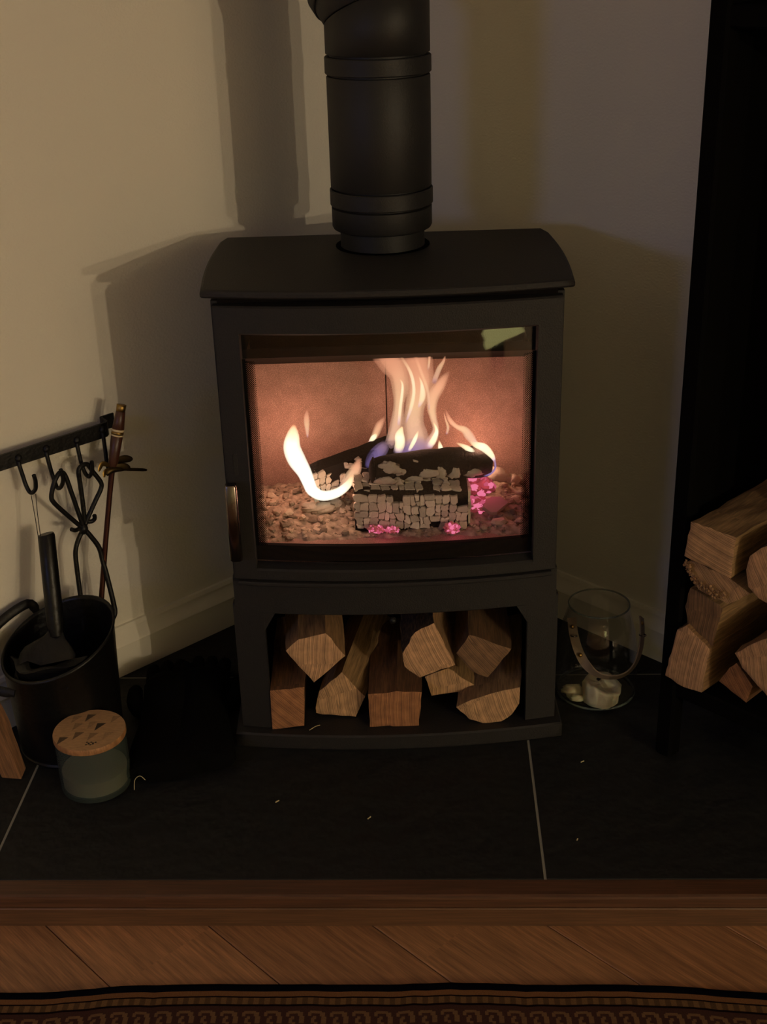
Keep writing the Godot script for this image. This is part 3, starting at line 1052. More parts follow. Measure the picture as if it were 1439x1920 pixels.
# one cracked piece of charred wood: a four-cornered block proud of the log, corners in the stove's axes
func char_block(parent: Node3D, q: Array, out: Vector3, proud: float, mat: Material) -> void:
	var g := Geo.new()
	var rings := []
	var mid := Vector3.ZERO
	for p in q:
		mid += p
	mid /= q.size()
	for l in [[-0.006, 1.0], [proud * 0.7, 1.0], [proud, 0.945]]:
		var r := PackedVector3Array()
		for p in q:
			r.append(stove_place * (mid + (p - mid) * float(l[1]) + out * float(l[0])))
		rings.append(r)
	g.loft(rings, PackedInt32Array(range(q.size())), false, true)
	put("char_block", g, mat, parent)


# covers a patch, given by its corners (top left, top right, bottom right, bottom left), with blocks cracked along and across the grain
func crack_patch(parent: Node3D, c: Array, out: Vector3, cols: int, rows: int, sd: int, bare: Array, gap := 0.00035) -> void:
	var rng := RandomNumberGenerator.new()
	rng.seed = sd
	var wob := noise(sd, 1.0, 2)
	var w := Vector3(c[0]).distance_to(c[1])
	var h := Vector3(c[0]).distance_to(c[3])
	var goal := w * h / (cols * rows)
	var todo := [Rect2(0, 0, w, h)]
	var cells := []
	while todo.size() > 0:
		var b: Rect2 = todo.pop_back()
		if b.get_area() < goal * rng.randf_range(0.9, 1.9) and maxf(b.size.x / b.size.y, b.size.y / b.size.x) < 2.4:
			cells.append(b)
			continue
		var f := rng.randf_range(0.34, 0.66)
		if b.size.x > b.size.y * rng.randf_range(0.75, 1.35):
			todo.append(Rect2(b.position, Vector2(b.size.x * f, b.size.y)))
			todo.append(Rect2(b.position + Vector2(b.size.x * f, 0), Vector2(b.size.x * (1.0 - f), b.size.y)))
		else:
			todo.append(Rect2(b.position, Vector2(b.size.x, b.size.y * f)))
			todo.append(Rect2(b.position + Vector2(0, b.size.y * f), Vector2(b.size.x, b.size.y * (1.0 - f))))
	for b in cells:
		var mid: Vector2 = b.get_center()
		var skip := false
		for k in bare:
			skip = skip or (int(mid.x / w * cols) == k[0] and int(mid.y / h * rows) == k[1])
		if skip:
			continue
		var g := gap * rng.randf_range(0.4, 1.9)
		var a: Vector2 = b.position + Vector2(g, g)
		var e: Vector2 = b.end - Vector2(g, g)
		var k := minf(e.x - a.x, e.y - a.y) * 0.22
		var ring := []
		for q in [Vector2(a.x + k, a.y), Vector2(mid.x, a.y), Vector2(e.x - k * 0.6, a.y), Vector2(e.x, a.y + k), Vector2(e.x, mid.y), Vector2(e.x, e.y - k * 0.7), Vector2(e.x - k, e.y), Vector2(mid.x, e.y), Vector2(a.x + k * 0.6, e.y), Vector2(a.x, e.y - k), Vector2(a.x, mid.y), Vector2(a.x, a.y + k * 0.6)]:
			var d: Vector2 = q + Vector2(wob.get_noise_2d(q.x * 70.0, q.y * 70.0), wob.get_noise_2d(q.x * 70.0 + 90.0, q.y * 70.0)) * 0.0036
			d += Vector2(wob.get_noise_2d(q.x * 420.0, q.y * 420.0), wob.get_noise_2d(q.x * 420.0 + 90.0, q.y * 420.0)) * 0.0007
			var top := Vector3(c[0]).lerp(c[1], clampf(d.x / w, -0.02, 1.02))
			var low := Vector3(c[3]).lerp(c[2], clampf(d.x / w, -0.02, 1.02))
			ring.append(top.lerp(low, clampf(d.y / h, -0.03, 1.03)))
		char_block(parent, ring, out, rng.randf_range(0.0015, 0.0052), M.ash_block[rng.randi() % 3])


func burning_logs() -> void:
	var n := noise(71, 0.8, 3)
	# the front log, cracked all over into ash-coated blocks
	var t := thing("burning_log", "squared burning log in front, cracked into pale ash-coated blocks", "log", stove_place * at(Vector3(0.032, 0.395, 0.07)))
	var g := Geo.new()
	var core := []
	for i in 9:
		var x := lerpf(-0.068, 0.134, i / 8.0)
		var top := lerpf(0.482, 0.472, i / 8.0)
		var r := PackedVector3Array()
		for q in [[0.388, 0.098], [0.392, 0.005], [top - 0.004, 0.010], [top, 0.055], [top - 0.010, 0.094]]:
			r.append(stove_place * Vector3(x, q[0] + 0.002 * n.get_noise_2d(x * 100, q[0] * 100), q[1] + 0.003 * n.get_noise_2d(x * 90, q[0] * 300)))
		core.append(r)
	g.loft(core, PackedInt32Array([0, 1, 2, 3, 4]))
	put("charred_core", g, M.char, t)
	crack_patch(t, [Vector3(-0.070, 0.463, 0.098), Vector3(0.135, 0.456, 0.098), Vector3(0.131, 0.392, 0.101), Vector3(-0.066, 0.400, 0.101)], Vector3(0, 0.03, 1).normalized(), 11, 5, 3, [[10, 0], [7, 4], [4, 0]])
	crack_patch(t, [Vector3(-0.068, 0.483, 0.050), Vector3(0.130, 0.474, 0.050), Vector3(0.134, 0.462, 0.094), Vector3(-0.069, 0.470, 0.094)], Vector3(0, 0.95, 0.3), 10, 3, 5, [[9, 1], [9, 0], [3, 1], [9, 2], [6, 2]])
	crack_patch(t, [Vector3(0.136, 0.460, 0.090), Vector3(0.136, 0.462, 0.02), Vector3(0.136, 0.395, 0.02), Vector3(0.136, 0.392, 0.094)], Vector3(1, 0, 0), 3, 3, 8, [])
	# the round log lying across its top
	t = thing("burning_log", "black charred round log lying on top of the cracked log", "log", stove_place * at(Vector3(0.08, 0.48, 0.05)))
	var pts := []
	var rad := []
	for i in 15:
		var f := i / 14.0
		pts.append(stove_place * Vector3(lerpf(-0.032, 0.176, f), lerpf(0.496, 0.488, f) + 0.006 * sin(f * 3.0), lerpf(0.070, 0.028, f)))
		rad.append((0.0245 + 0.0025 * n.get_noise_1d(i * 9.0) + 0.004 * f) * (0.90 if i == 0 or i == 14 else 1.0))
	g = Geo.new()
	g.tube(pts, rad, 16)
	put("charred_body", g, M.char, t)
	g = Geo.new()
	g.lump(stove_place * Vector3(-0.033, 0.497, 0.0705), Vector3(0.008, 0.023, 0.022), n, 0.25, 8, 14)
	put("charred_end", g, M.char, t)
	for f in [[Vector3(-0.006, 0.508, 0.0875), Vector3(0.020, 0.012, 0.0035)], [Vector3(-0.012, 0.486, 0.0915), Vector3(0.019, 0.008, 0.003)], [Vector3(0.013, 0.500, 0.0865), Vector3(0.012, 0.007, 0.003)], [Vector3(0.008, 0.482, 0.0870), Vector3(0.014, 0.006, 0.003)], [Vector3(0.058, 0.492, 0.0775), Vector3(0.021, 0.010, 0.003)], [Vector3(0.086, 0.490, 0.0725), Vector3(0.011, 0.010, 0.003)], [Vector3(0.040, 0.483, 0.0800), Vector3(0.016, 0.005, 0.003)], [Vector3(0.110, 0.487, 0.0685), Vector3(0.012, 0.010, 0.003)], [Vector3(0.034, 0.512, 0.0725), Vector3(0.012, 0.005, 0.003)], [Vector3(0.142, 0.484, 0.0615), Vector3(0.018, 0.007, 0.003)]]:
		g = Geo.new()
		g.lump(stove_place * f[0], f[1], noise(72, 0.9, 3), 0.75, 9, 18, stove_place.basis * Basis(Vector3.UP, -0.2))
		put("ash_flake", g, M.ash_block[1], t)
	# the log behind on the left, leaning up to the middle
	t = thing("burning_log", "dark charred log leaning at the back left with a pale ashy end", "log", stove_place * at(Vector3(-0.08, 0.43, -0.02)))
	g = Geo.new()
	var rings := []
	for i in 10:
		var f := i / 9.0
		var c := Vector3(lerpf(-0.142, 0.015, f), lerpf(0.462, 0.494, f), lerpf(0.016, -0.045, f))
		var r := PackedVector3Array()
		for q in [[-0.036, 0.022], [0.020, 0.024], [0.030, 0.004], [0.018, -0.022], [-0.036, -0.020]]:
			r.append(stove_place * (c + Vector3(-0.006 * q[0] / 0.03, q[0] + 0.003 * n.get_noise_2d(i * 8.0, q[1] * 900.0), q[1])))
		rings.append(r)
	g.loft(rings, PackedInt32Array([0, 1, 2, 3, 4]))
	put("charred_body", g, M.char, t)
	for f in [[Vector3(-0.078, 0.486, 0.018), Vector3(0.012, 0.006, 0.003)], [Vector3(-0.050, 0.470, 0.009), Vector3(0.014, 0.007, 0.003)], [Vector3(-0.060, 0.494, 0.010), Vector3(0.007, 0.005, 0.003)]]:
		g = Geo.new()
		g.lump(stove_place * f[0], f[1], noise(73, 0.9, 3), 0.75, 9, 18, stove_place.basis * Basis(Vector3.UP, -0.37))
		put("ash_flake", g, M.ash_block[1], t)
	crack_patch(t, [Vector3(-0.143, 0.482, 0.042), Vector3(-0.095, 0.491, 0.021), Vector3(-0.098, 0.438, 0.021), Vector3(-0.142, 0.427, 0.040)], Vector3(0.33, 0, 0.94), 4, 4, 12, [[3, 0], [2, 0], [3, 1]])
	crack_patch(t, [Vector3(-0.094, 0.470, 0.021), Vector3(-0.062, 0.476, 0.010), Vector3(-0.062, 0.448, 0.009), Vector3(-0.095, 0.440, 0.020)], Vector3(0.33, 0, 0.94), 3, 2, 14, [[1, 0]])


# a tongue of flame: a flattened closed body that thins out to its sides and ends. pts: [x, y, z, half width] in the stove's axes
func tongue(parent: Node3D, pts: Array, mat: Material, alpha: float, layers := 2, depth := 0.5, fade := Vector2(0.15, 0.3)) -> void:
	var path := []
	for p in pts:
		path.append(Vector4(p[0], p[1], p[2], p[3]))
	var fine := curve(path, maxi(14, pts.size() * 4))
	var g := Geo.new()
	var m := 14
	for layer in layers:
		var k: float = 1.0 - 0.36 * layer
		var rows := []
		for i in fine.size():
			var a: Vector4 = fine[maxi(i - 1, 0)]
			var b: Vector4 = fine[mini(i + 1, fine.size() - 1)]
			var d := Vector3(b.x - a.x, b.y - a.y, b.z - a.z).normalized()
			var side := d.cross(Vector3(0, 0, 1)).normalized()
			var front := side.cross(d)
			var c: Vector4 = fine[i]
			var w: float = maxf(c.w, 0.0003) * k * 1.12
			var f := float(i) / (fine.size() - 1)
			var env := smoothstep(0.0, fade.x, f) * smoothstep(0.0, fade.y, 1.0 - f)
			var row := []
			for j in m + 1:
				var th := TAU * j / m
				row.append([stove_place * (Vector3(c.x, c.y, c.z) + side * cos(th) * w + front * sin(th) * w * depth), alpha * env * pow(absf(sin(th)), 1.1) + 0.002, f])
			rows.append(row)
		var grp := g.fresh()
		for i in rows.size() - 1:
			for j in m:
				var q := [rows[i][j], rows[i][j + 1], rows[i + 1][j + 1], rows[i + 1][j]]
				g.quad(q[0][0], q[1][0], q[2][0], q[3][0], grp, Vector2(0.5, q[0][2]), Vector2(0.5, q[1][2]), Vector2(0.5, q[2][2]), Vector2(0.5, q[3][2]))
				for w in [0, 1, 2, 0, 2, 3]:
					g.c.append(Color(1, 1, 1, q[w][1]))
	put("flame_tongue", g, mat, parent, false)


func flames() -> void:
	var t := thing("flame", "tall peach-coloured flame rising from the middle of the fire to the baffle", "flame", stove_place * at(Vector3(0.03, 0.49, -0.02)))
	tongue(t, [[-0.011, 0.496, -0.020, 0.0051], [0.004, 0.520, -0.020, 0.0112], [0.013, 0.554, -0.020, 0.0111], [0.017, 0.588, -0.020, 0.0090], [0.020, 0.618, -0.020, 0.0140], [0.017, 0.643, -0.020, 0.0159], [0.007, 0.664, -0.020, 0.0218], [-0.004, 0.688, -0.020, 0.0257]], M.flame_peach, 0.34, 2, 0.5, Vector2(0.15, 0.04))
	tongue(t, [[0.042, 0.481, -0.030, 0.0247], [0.047, 0.514, -0.030, 0.0225], [0.043, 0.545, -0.030, 0.0183], [0.046, 0.575, -0.030, 0.0162], [0.052, 0.600, -0.030, 0.0201], [0.056, 0.622, -0.030, 0.0241], [0.053, 0.647, -0.030, 0.0260], [0.045, 0.683, -0.030, 0.0318]], M.flame_peach, 0.36, 2, 0.5, Vector2(0.15, 0.08))
	tongue(t, [[0.058, 0.500, -0.010, 0.0081], [0.075, 0.519, -0.010, 0.0091], [0.083, 0.540, -0.010, 0.0057], [0.079, 0.562, -0.010, 0.0060], [0.076, 0.581, -0.010, 0.0080], [0.079, 0.603, -0.010, 0.0100], [0.090, 0.623, -0.010, 0.0099], [0.102, 0.642, -0.010, 0.0059], [0.110, 0.652, -0.010, 0.0016]], M.flame_peach, 0.42, 2)
	tongue(t, [[0.079, 0.631, 0.0, 0.0040], [0.089, 0.658, 0.0, 0.0043], [0.097, 0.672, 0.0, 0.0027], [0.101, 0.684, 0.0, 0.0010]], M.flame_peach, 0.4, 1)
	tongue(t, [[0.011, 0.499, 0.0, 0.0071], [0.017, 0.518, 0.0, 0.0085], [0.017, 0.536, 0.0, 0.0076], [0.022, 0.552, 0.0, 0.0012]], M.flame_yellow, 0.8, 2, 0.5, Vector2(0.3, 0.1))
	tongue(t, [[0.032, 0.507, 0.010, 0.0024], [0.043, 0.528, 0.010, 0.0036], [0.051, 0.548, 0.010, 0.0010]], M.flame_yellow, 0.7, 1)
	tongue(t, [[0.068, 0.508, 0.0, 0.0057], [0.078, 0.524, 0.0, 0.0052], [0.084, 0.542, 0.0, 0.0028], [0.078, 0.559, 0.0, 0.0008]], M.flame_yellow, 0.75, 2, 0.5, Vector2(0.3, 0.2))
	tongue(t, [[-0.048, 0.498, -0.030, 0.0012], [-0.038, 0.511, -0.030, 0.0033], [-0.028, 0.525, -0.030, 0.0061], [-0.019, 0.545, -0.030, 0.0065], [-0.007, 0.562, -0.030, 0.0016]], M.flame_peach, 0.35, 2)
	tongue(t, [[-0.038, 0.513, -0.025, 0.0024], [-0.031, 0.522, -0.025, 0.0045], [-0.024, 0.530, -0.025, 0.0016]], M.flame_yellow, 0.8, 1)
	tongue(t, [[-0.047, 0.474, 0.0, 0.0051], [-0.032, 0.492, 0.0, 0.0122], [-0.017, 0.509, 0.0, 0.0121], [-0.005, 0.523, 0.0, 0.0061]], M.flame_blue, 0.28, 2)
	tongue(t, [[0.015, 0.481, 0.0, 0.0122], [0.033, 0.498, 0.0, 0.0223], [0.050, 0.515, 0.0, 0.0182], [0.058, 0.532, 0.0, 0.0081]], M.flame_blue, 0.24, 2)
	tongue(t, [[0.015, 0.555, 0.005, 0.0024], [0.019, 0.589, 0.005, 0.0028], [0.024, 0.631, 0.005, 0.0020], [0.018, 0.645, 0.005, 0.0006]], M.flame_yellow, 0.35, 1)
	tongue(t, [[0.028, 0.559, 0.005, 0.0016], [0.039, 0.592, 0.005, 0.0032], [0.044, 0.624, 0.005, 0.0028], [0.038, 0.657, 0.005, 0.0028], [0.019, 0.691, 0.005, 0.0020]], M.flame_yellow, 0.32, 1)
	tongue(t, [[0.051, 0.588, 0.005, 0.0012], [0.059, 0.609, 0.005, 0.0052], [0.058, 0.634, 0.005, 0.0024], [0.052, 0.650, 0.005, 0.0006]], M.flame_yellow, 0.32, 1)
	tongue(t, [[0.071, 0.581, 0.0, 0.0016], [0.069, 0.617, 0.0, 0.0028], [0.056, 0.659, 0.0, 0.0028], [0.046, 0.689, 0.0, 0.0031]], M.flame_peach, 0.35, 1)
	tongue(t, [[0.070, 0.657, 0.0, 0.0020], [0.072, 0.673, 0.0, 0.0020], [0.073, 0.688, 0.0, 0.0023]], M.flame_peach, 0.4, 1, 0.5, Vector2(0.3, 0.05))
	tongue(t, [[0.096, 0.491, 0.0, 0.0037], [0.091, 0.507, 0.0, 0.0045], [0.088, 0.524, 0.0, 0.0008]], M.flame_yellow, 0.7, 1)
	t = thing("flame", "white-hot curling flame at the left of the fire", "flame", stove_place * at(Vector3(-0.13, 0.45, 0.06)))
	tongue(t, [[-0.070, 0.486, 0.060, 0.0029], [-0.078, 0.468, 0.060, 0.0062], [-0.098, 0.452, 0.060, 0.0080], [-0.124, 0.4465, 0.060, 0.0090], [-0.1425, 0.457, 0.060, 0.0100], [-0.149, 0.473, 0.060, 0.0105], [-0.156, 0.494, 0.060, 0.0123], [-0.168, 0.518, 0.060, 0.0151], [-0.175, 0.542, 0.060, 0.0141], [-0.172, 0.565, 0.060, 0.0103], [-0.169, 0.585, 0.060, 0.0028]], M.flame_white, 0.85, 2, 0.5, Vector2(0.12, 0.08))
	tongue(t, [[-0.094, 0.450, 0.050, 0.0060], [-0.077, 0.472, 0.050, 0.0105], [-0.064, 0.492, 0.050, 0.0095], [-0.056, 0.514, 0.050, 0.0030]], M.flame_peach, 0.42, 2)
	t = thing("flame", "tiny orange flame floating above the left flame", "flame", stove_place * at(Vector3(-0.15, 0.54, 0.0)))
	tongue(t, [[-0.150, 0.535, 0.0, 0.0010], [-0.150, 0.555, 0.0, 0.0038], [-0.150, 0.572, 0.0, 0.0048], [-0.148, 0.592, 0.0, 0.0010]], M.flame_peach, 0.5, 1)
	t = thing("flame", "ragged flame curling over the right end of the round log", "flame", stove_place * at(Vector3(0.155, 0.475, 0.05)))
	tongue(t, [[0.155, 0.474, 0.050, 0.0016], [0.173, 0.474, 0.050, 0.0028], [0.185, 0.484, 0.050, 0.0020], [0.185, 0.499, 0.050, 0.0020], [0.179, 0.512, 0.050, 0.0045]], M.flame_blue, 0.6, 2)
	tongue(t, [[0.185, 0.498, 0.050, 0.0012], [0.180, 0.510, 0.050, 0.0045], [0.166, 0.526, 0.050, 0.0071], [0.151, 0.533, 0.050, 0.0055], [0.141, 0.545, 0.050, 0.0065]], M.flame_yellow, 0.85, 2)
	tongue(t, [[0.156, 0.528, 0.050, 0.0020], [0.141, 0.547, 0.050, 0.0075], [0.131, 0.561, 0.050, 0.0063], [0.117, 0.568, 0.050, 0.0039], [0.105, 0.581, 0.050, 0.0039], [0.097, 0.603, 0.050, 0.0008]], M.flame_peach, 0.6, 2)
	tongue(t, [[0.156, 0.482, 0.045, 0.0020], [0.152, 0.502, 0.045, 0.0048], [0.139, 0.522, 0.045, 0.0052], [0.115, 0.536, 0.045, 0.0012]], M.flame_yellow, 0.75, 2)
	tongue(t, [[0.099, 0.551, 0.045, 0.0016], [0.102, 0.565, 0.045, 0.0024], [0.098, 0.580, 0.045, 0.0016], [0.094, 0.597, 0.045, 0.0006]], M.flame_peach, 0.5, 1)


# ------------------------------------------------------------------ firewood
# face: the outline of the visible end; back: vector to the other end; edges: smooth group of each edge; rind: groups that are bark
func split_log(label: String, face: Array, back: Vector3, look: String, sd: int, grp: String, grain := 0.0, edges := PackedInt32Array(), rind := [], taper := 1.0) -> Node3D:
	var rng := RandomNumberGenerator.new()
	rng.seed = sd
	var n := noise(sd, 1.0, 3)
	var low := 9.0
	var mid := Vector3.ZERO
	for p in face:
		mid += p
	mid /= face.size()
	for p in face:
		low = minf(low, minf(p.y, p.y + back.y))
	var t := thing("firewood_log", label, "log", at(Vector3(mid.x + back.x * 0.5, low, mid.z + back.z * 0.5)), grp)
	if edges.is_empty():
		edges = PackedInt32Array(range(face.size()))
	# cut each edge of the outline into short steps, a little uneven
	var ring := []
	var ids := []
	var d := back.normalized()
	for k in face.size():
		var a: Vector3 = face[k]
		var b: Vector3 = face[(k + 1) % face.size()]
		var steps := maxi(2, int(a.distance_to(b) / 0.012))
		var outw := (b - a).cross(d).normalized()
		if outw.dot((a + b) * 0.5 - mid) < 0:
			outw = -outw
		for s in steps:
			var f := float(s) / steps
			var p := a.lerp(b, f) + outw * 0.0028 * n.get_noise_1d(k * 40.0 + f * 9.0) * (1.0 if s > 0 else 0.3)
			ring.append([p, outw])
			ids.append(edges[k])
	var rows := 10
	var rings := []
	for i in rows + 1:
		var f := float(i) / rows
		var r := PackedVector3Array()
		for k in ring.size():
			var p: Vector3 = ring[k][0]
			var q := mid + (p - mid) * lerpf(1.0, taper, f) + back * f
			q += Vector3(ring[k][1]) * 0.005 * (n.get_noise_2d(k * 3.1, f * 2.5) + 0.4 * n.get_noise_2d(k * 17.0, f * 6.0)) * smoothstep(0.0, 0.12, f)
			r.append(q)
		rings.append(r)
	var body := Geo.new()
	var bark := Geo.new()
	var around := 0.0
	var at_group := {}
	for k in ring.size():
		var k2 := (k + 1) % ring.size()
		var w := rings[0][k].distance_to(rings[0][k2]) as float
		var g := bark if ids[k] in rind else body
		var key := "%d" % ids[k]
		if not at_group.has(key):
			at_group[key] = g.fresh()
		for i in rows:
			var l0 := back.length() * i / rows
			var l1 := back.length() * (i + 1) / rows
			g.quad(rings[i][k], rings[i][k2], rings[i + 1][k2], rings[i + 1][k], at_group[key], Vector2(around, l0 + sd * 0.13), Vector2(around + w, l0 + sd * 0.13), Vector2(around + w, l1 + sd * 0.13), Vector2(around, l1 + sd * 0.13))
		around += w
	body.fan(rings[rows], false)
	# the sawn end
	var end := Geo.new()
	var e1 := Vector3.UP.cross(d).normalized()
	var e2 := d.cross(e1)
	var fine := end.fresh()
	var levels := [1.0, 0.965, 0.75, 0.5, 0.25, 0.0]
	var pt := func(k: int, l: int) -> Vector3:
		var p: Vector3 = mid + (rings[0][k] - mid) * levels[l]
		return p - d * (0.0 if l == 0 else 0.0008 + 0.0005 * n.get_noise_2d(p.x * 60.0 + p.z * 60.0, p.y * 60.0))
	var uvw := func(p: Vector3) -> Vector2:
		var q := Vector2((p - mid).dot(e1), (p - mid).dot(e2)).rotated(grain)
		return q + Vector2(sd * 0.031, sd * 0.017)
	for l in levels.size() - 1:
		for k in ring.size():
			var k2 := (k + 1) % ring.size()
			var a: Vector3 = pt.call(k, l); var b: Vector3 = pt.call(k2, l); var c: Vector3 = pt.call(k2, l + 1); var e: Vector3 = pt.call(k, l + 1)
			if l < levels.size() - 2:
				end.quad(a, b, c, e, fine, uvw.call(a), uvw.call(b), uvw.call(c), uvw.call(e))
			else:
				end.tri(a, b, c, fine, uvw.call(a), uvw.call(b), uvw.call(c))
	var open := face_turns(ring, d)
	flip_if(body, open); flip_if(bark, open); flip_if(end, not open)
	put("split_side", body, M[look.get_slice("/", 1 if "/" in look else 0) + "_side"], t, false)
	if bark.v.size() > 0:
		put("bark", bark, M.bark, t, false)
	put("sawn_end", end, M[look.get_slice("/", 0) + "_end"], t, false)
	return t


func face_turns(ring: Array, d: Vector3) -> bool:
	var s := Vector3.ZERO
	for k in ring.size():
		s += Vector3(ring[k][0]).cross(ring[(k + 1) % ring.size()][0])
	return s.dot(d) < 0.0


func flip_if(g: Geo, yes: bool) -> void:
	if not yes:
		return
	for i in range(0, g.v.size(), 3):
		var a := g.v[i + 1]; g.v[i + 1] = g.v[i + 2]; g.v[i + 2] = a
		var u := g.uv[i + 1]; g.uv[i + 1] = g.uv[i + 2]; g.uv[i + 2] = u


func store_logs() -> void:
	var grp := "split logs in the stove's log store"
	var place := func(a: Array) -> Array:
		var out := []
		for p in a:
			out.append(stove_place * p)
		return out
	var b := stove_place.basis
	split_log("red-brown square split log at the far left of the log store", place.call([Vector3(-0.233, 0.115, 0.18), Vector3(-0.17, 0.12, 0.18), Vector3(-0.175, 0.037, 0.18), Vector3(-0.234, 0.031, 0.18)]), b * Vector3(-0.004, 0, -0.27), "red", 101, grp, 0.9)
	split_log("red-brown square split log in the middle of the bottom row", place.call([Vector3(-0.055, 0.102, 0.182), Vector3(-0.003, 0.107, 0.182), Vector3(0.043, 0.103, 0.182), Vector3(0.037, 0.03, 0.182), Vector3(0.006, 0.026, 0.182), Vector3(-0.017, 0.032, 0.182), Vector3(-0.054, 0.031, 0.182)]), b * Vector3(0.01, 0, -0.27), "red", 102, grp, 0.15)
	split_log("pale half-round log with a knot at the bottom right of the log store", place.call([Vector3(0.106, 0.067, 0.18), Vector3(0.134, 0.082, 0.18), Vector3(0.181, 0.097, 0.18), Vector3(0.223, 0.106, 0.18), Vector3(0.222, 0.071, 0.18), Vector3(0.209, 0.048, 0.18), Vector3(0.19, 0.033, 0.18), Vector3(0.16, 0.028, 0.18), Vector3(0.13, 0.04, 0.18)]), b * Vector3(0.03, 0.012, -0.25), "pale", 103, grp, 0.5, PackedInt32Array([0, 0, 0, 1, 2, 2, 2, 2, 2]), [2])
	split_log("tan split log tilted between the two red-brown logs", place.call([Vector3(-0.154, 0.054, 0.15), Vector3(-0.145, 0.092, 0.15), Vector3(-0.102, 0.131, 0.15), Vector3(-0.061, 0.077, 0.15), Vector3(-0.08, 0.033, 0.15), Vector3(-0.154, 0.044, 0.15)]), b * Vector3(0.055, 0.02, -0.25), "tan", 104, grp, 0.3)
	split_log("thin orange wedge wood under the two right upper logs", place.call([Vector3(0.051, 0.106, 0.135), Vector3(0.094, 0.123, 0.135), Vector3(0.153, 0.077, 0.135), Vector3(0.063, 0.064, 0.135)]), b * Vector3(0.03, 0, -0.24), "tan", 105, grp, 0.2)
	split_log("diamond-ended split log lying on top at the left of the store", place.call([Vector3(-0.199, 0.201, 0.185), Vector3(-0.175, 0.224, 0.185), Vector3(-0.126, 0.235, 0.185), Vector3(-0.093, 0.187, 0.185), Vector3(-0.152, 0.133, 0.185)]), b * Vector3(-0.012, 0.012, -0.26), "pink", 106, grp, 0.0)
	split_log("rough log with dark bark on top in the middle of the store", place.call([Vector3(0.01, 0.188, 0.185), Vector3(0.033, 0.231, 0.185), Vector3(0.067, 0.249, 0.185), Vector3(0.104, 0.161, 0.185), Vector3(0.04, 0.136, 0.185), Vector3(0.013, 0.161, 0.185)]), b * Vector3(0, 0.008, -0.25), "pink", 107, grp, 0.5, PackedInt32Array([0, 1, 2, 3, 4, 5]), [0, 1])
	split_log("grey-brown four-sided log on top at the right of the store", place.call([Vector3(0.107, 0.179, 0.175), Vector3(0.13, 0.217, 0.175), Vector3(0.206, 0.185, 0.175), Vector3(0.164, 0.126, 0.175), Vector3(0.134, 0.141, 0.175)]), b * Vector3(0.012, 0.005, -0.25), "brown", 108, grp, 0.8)


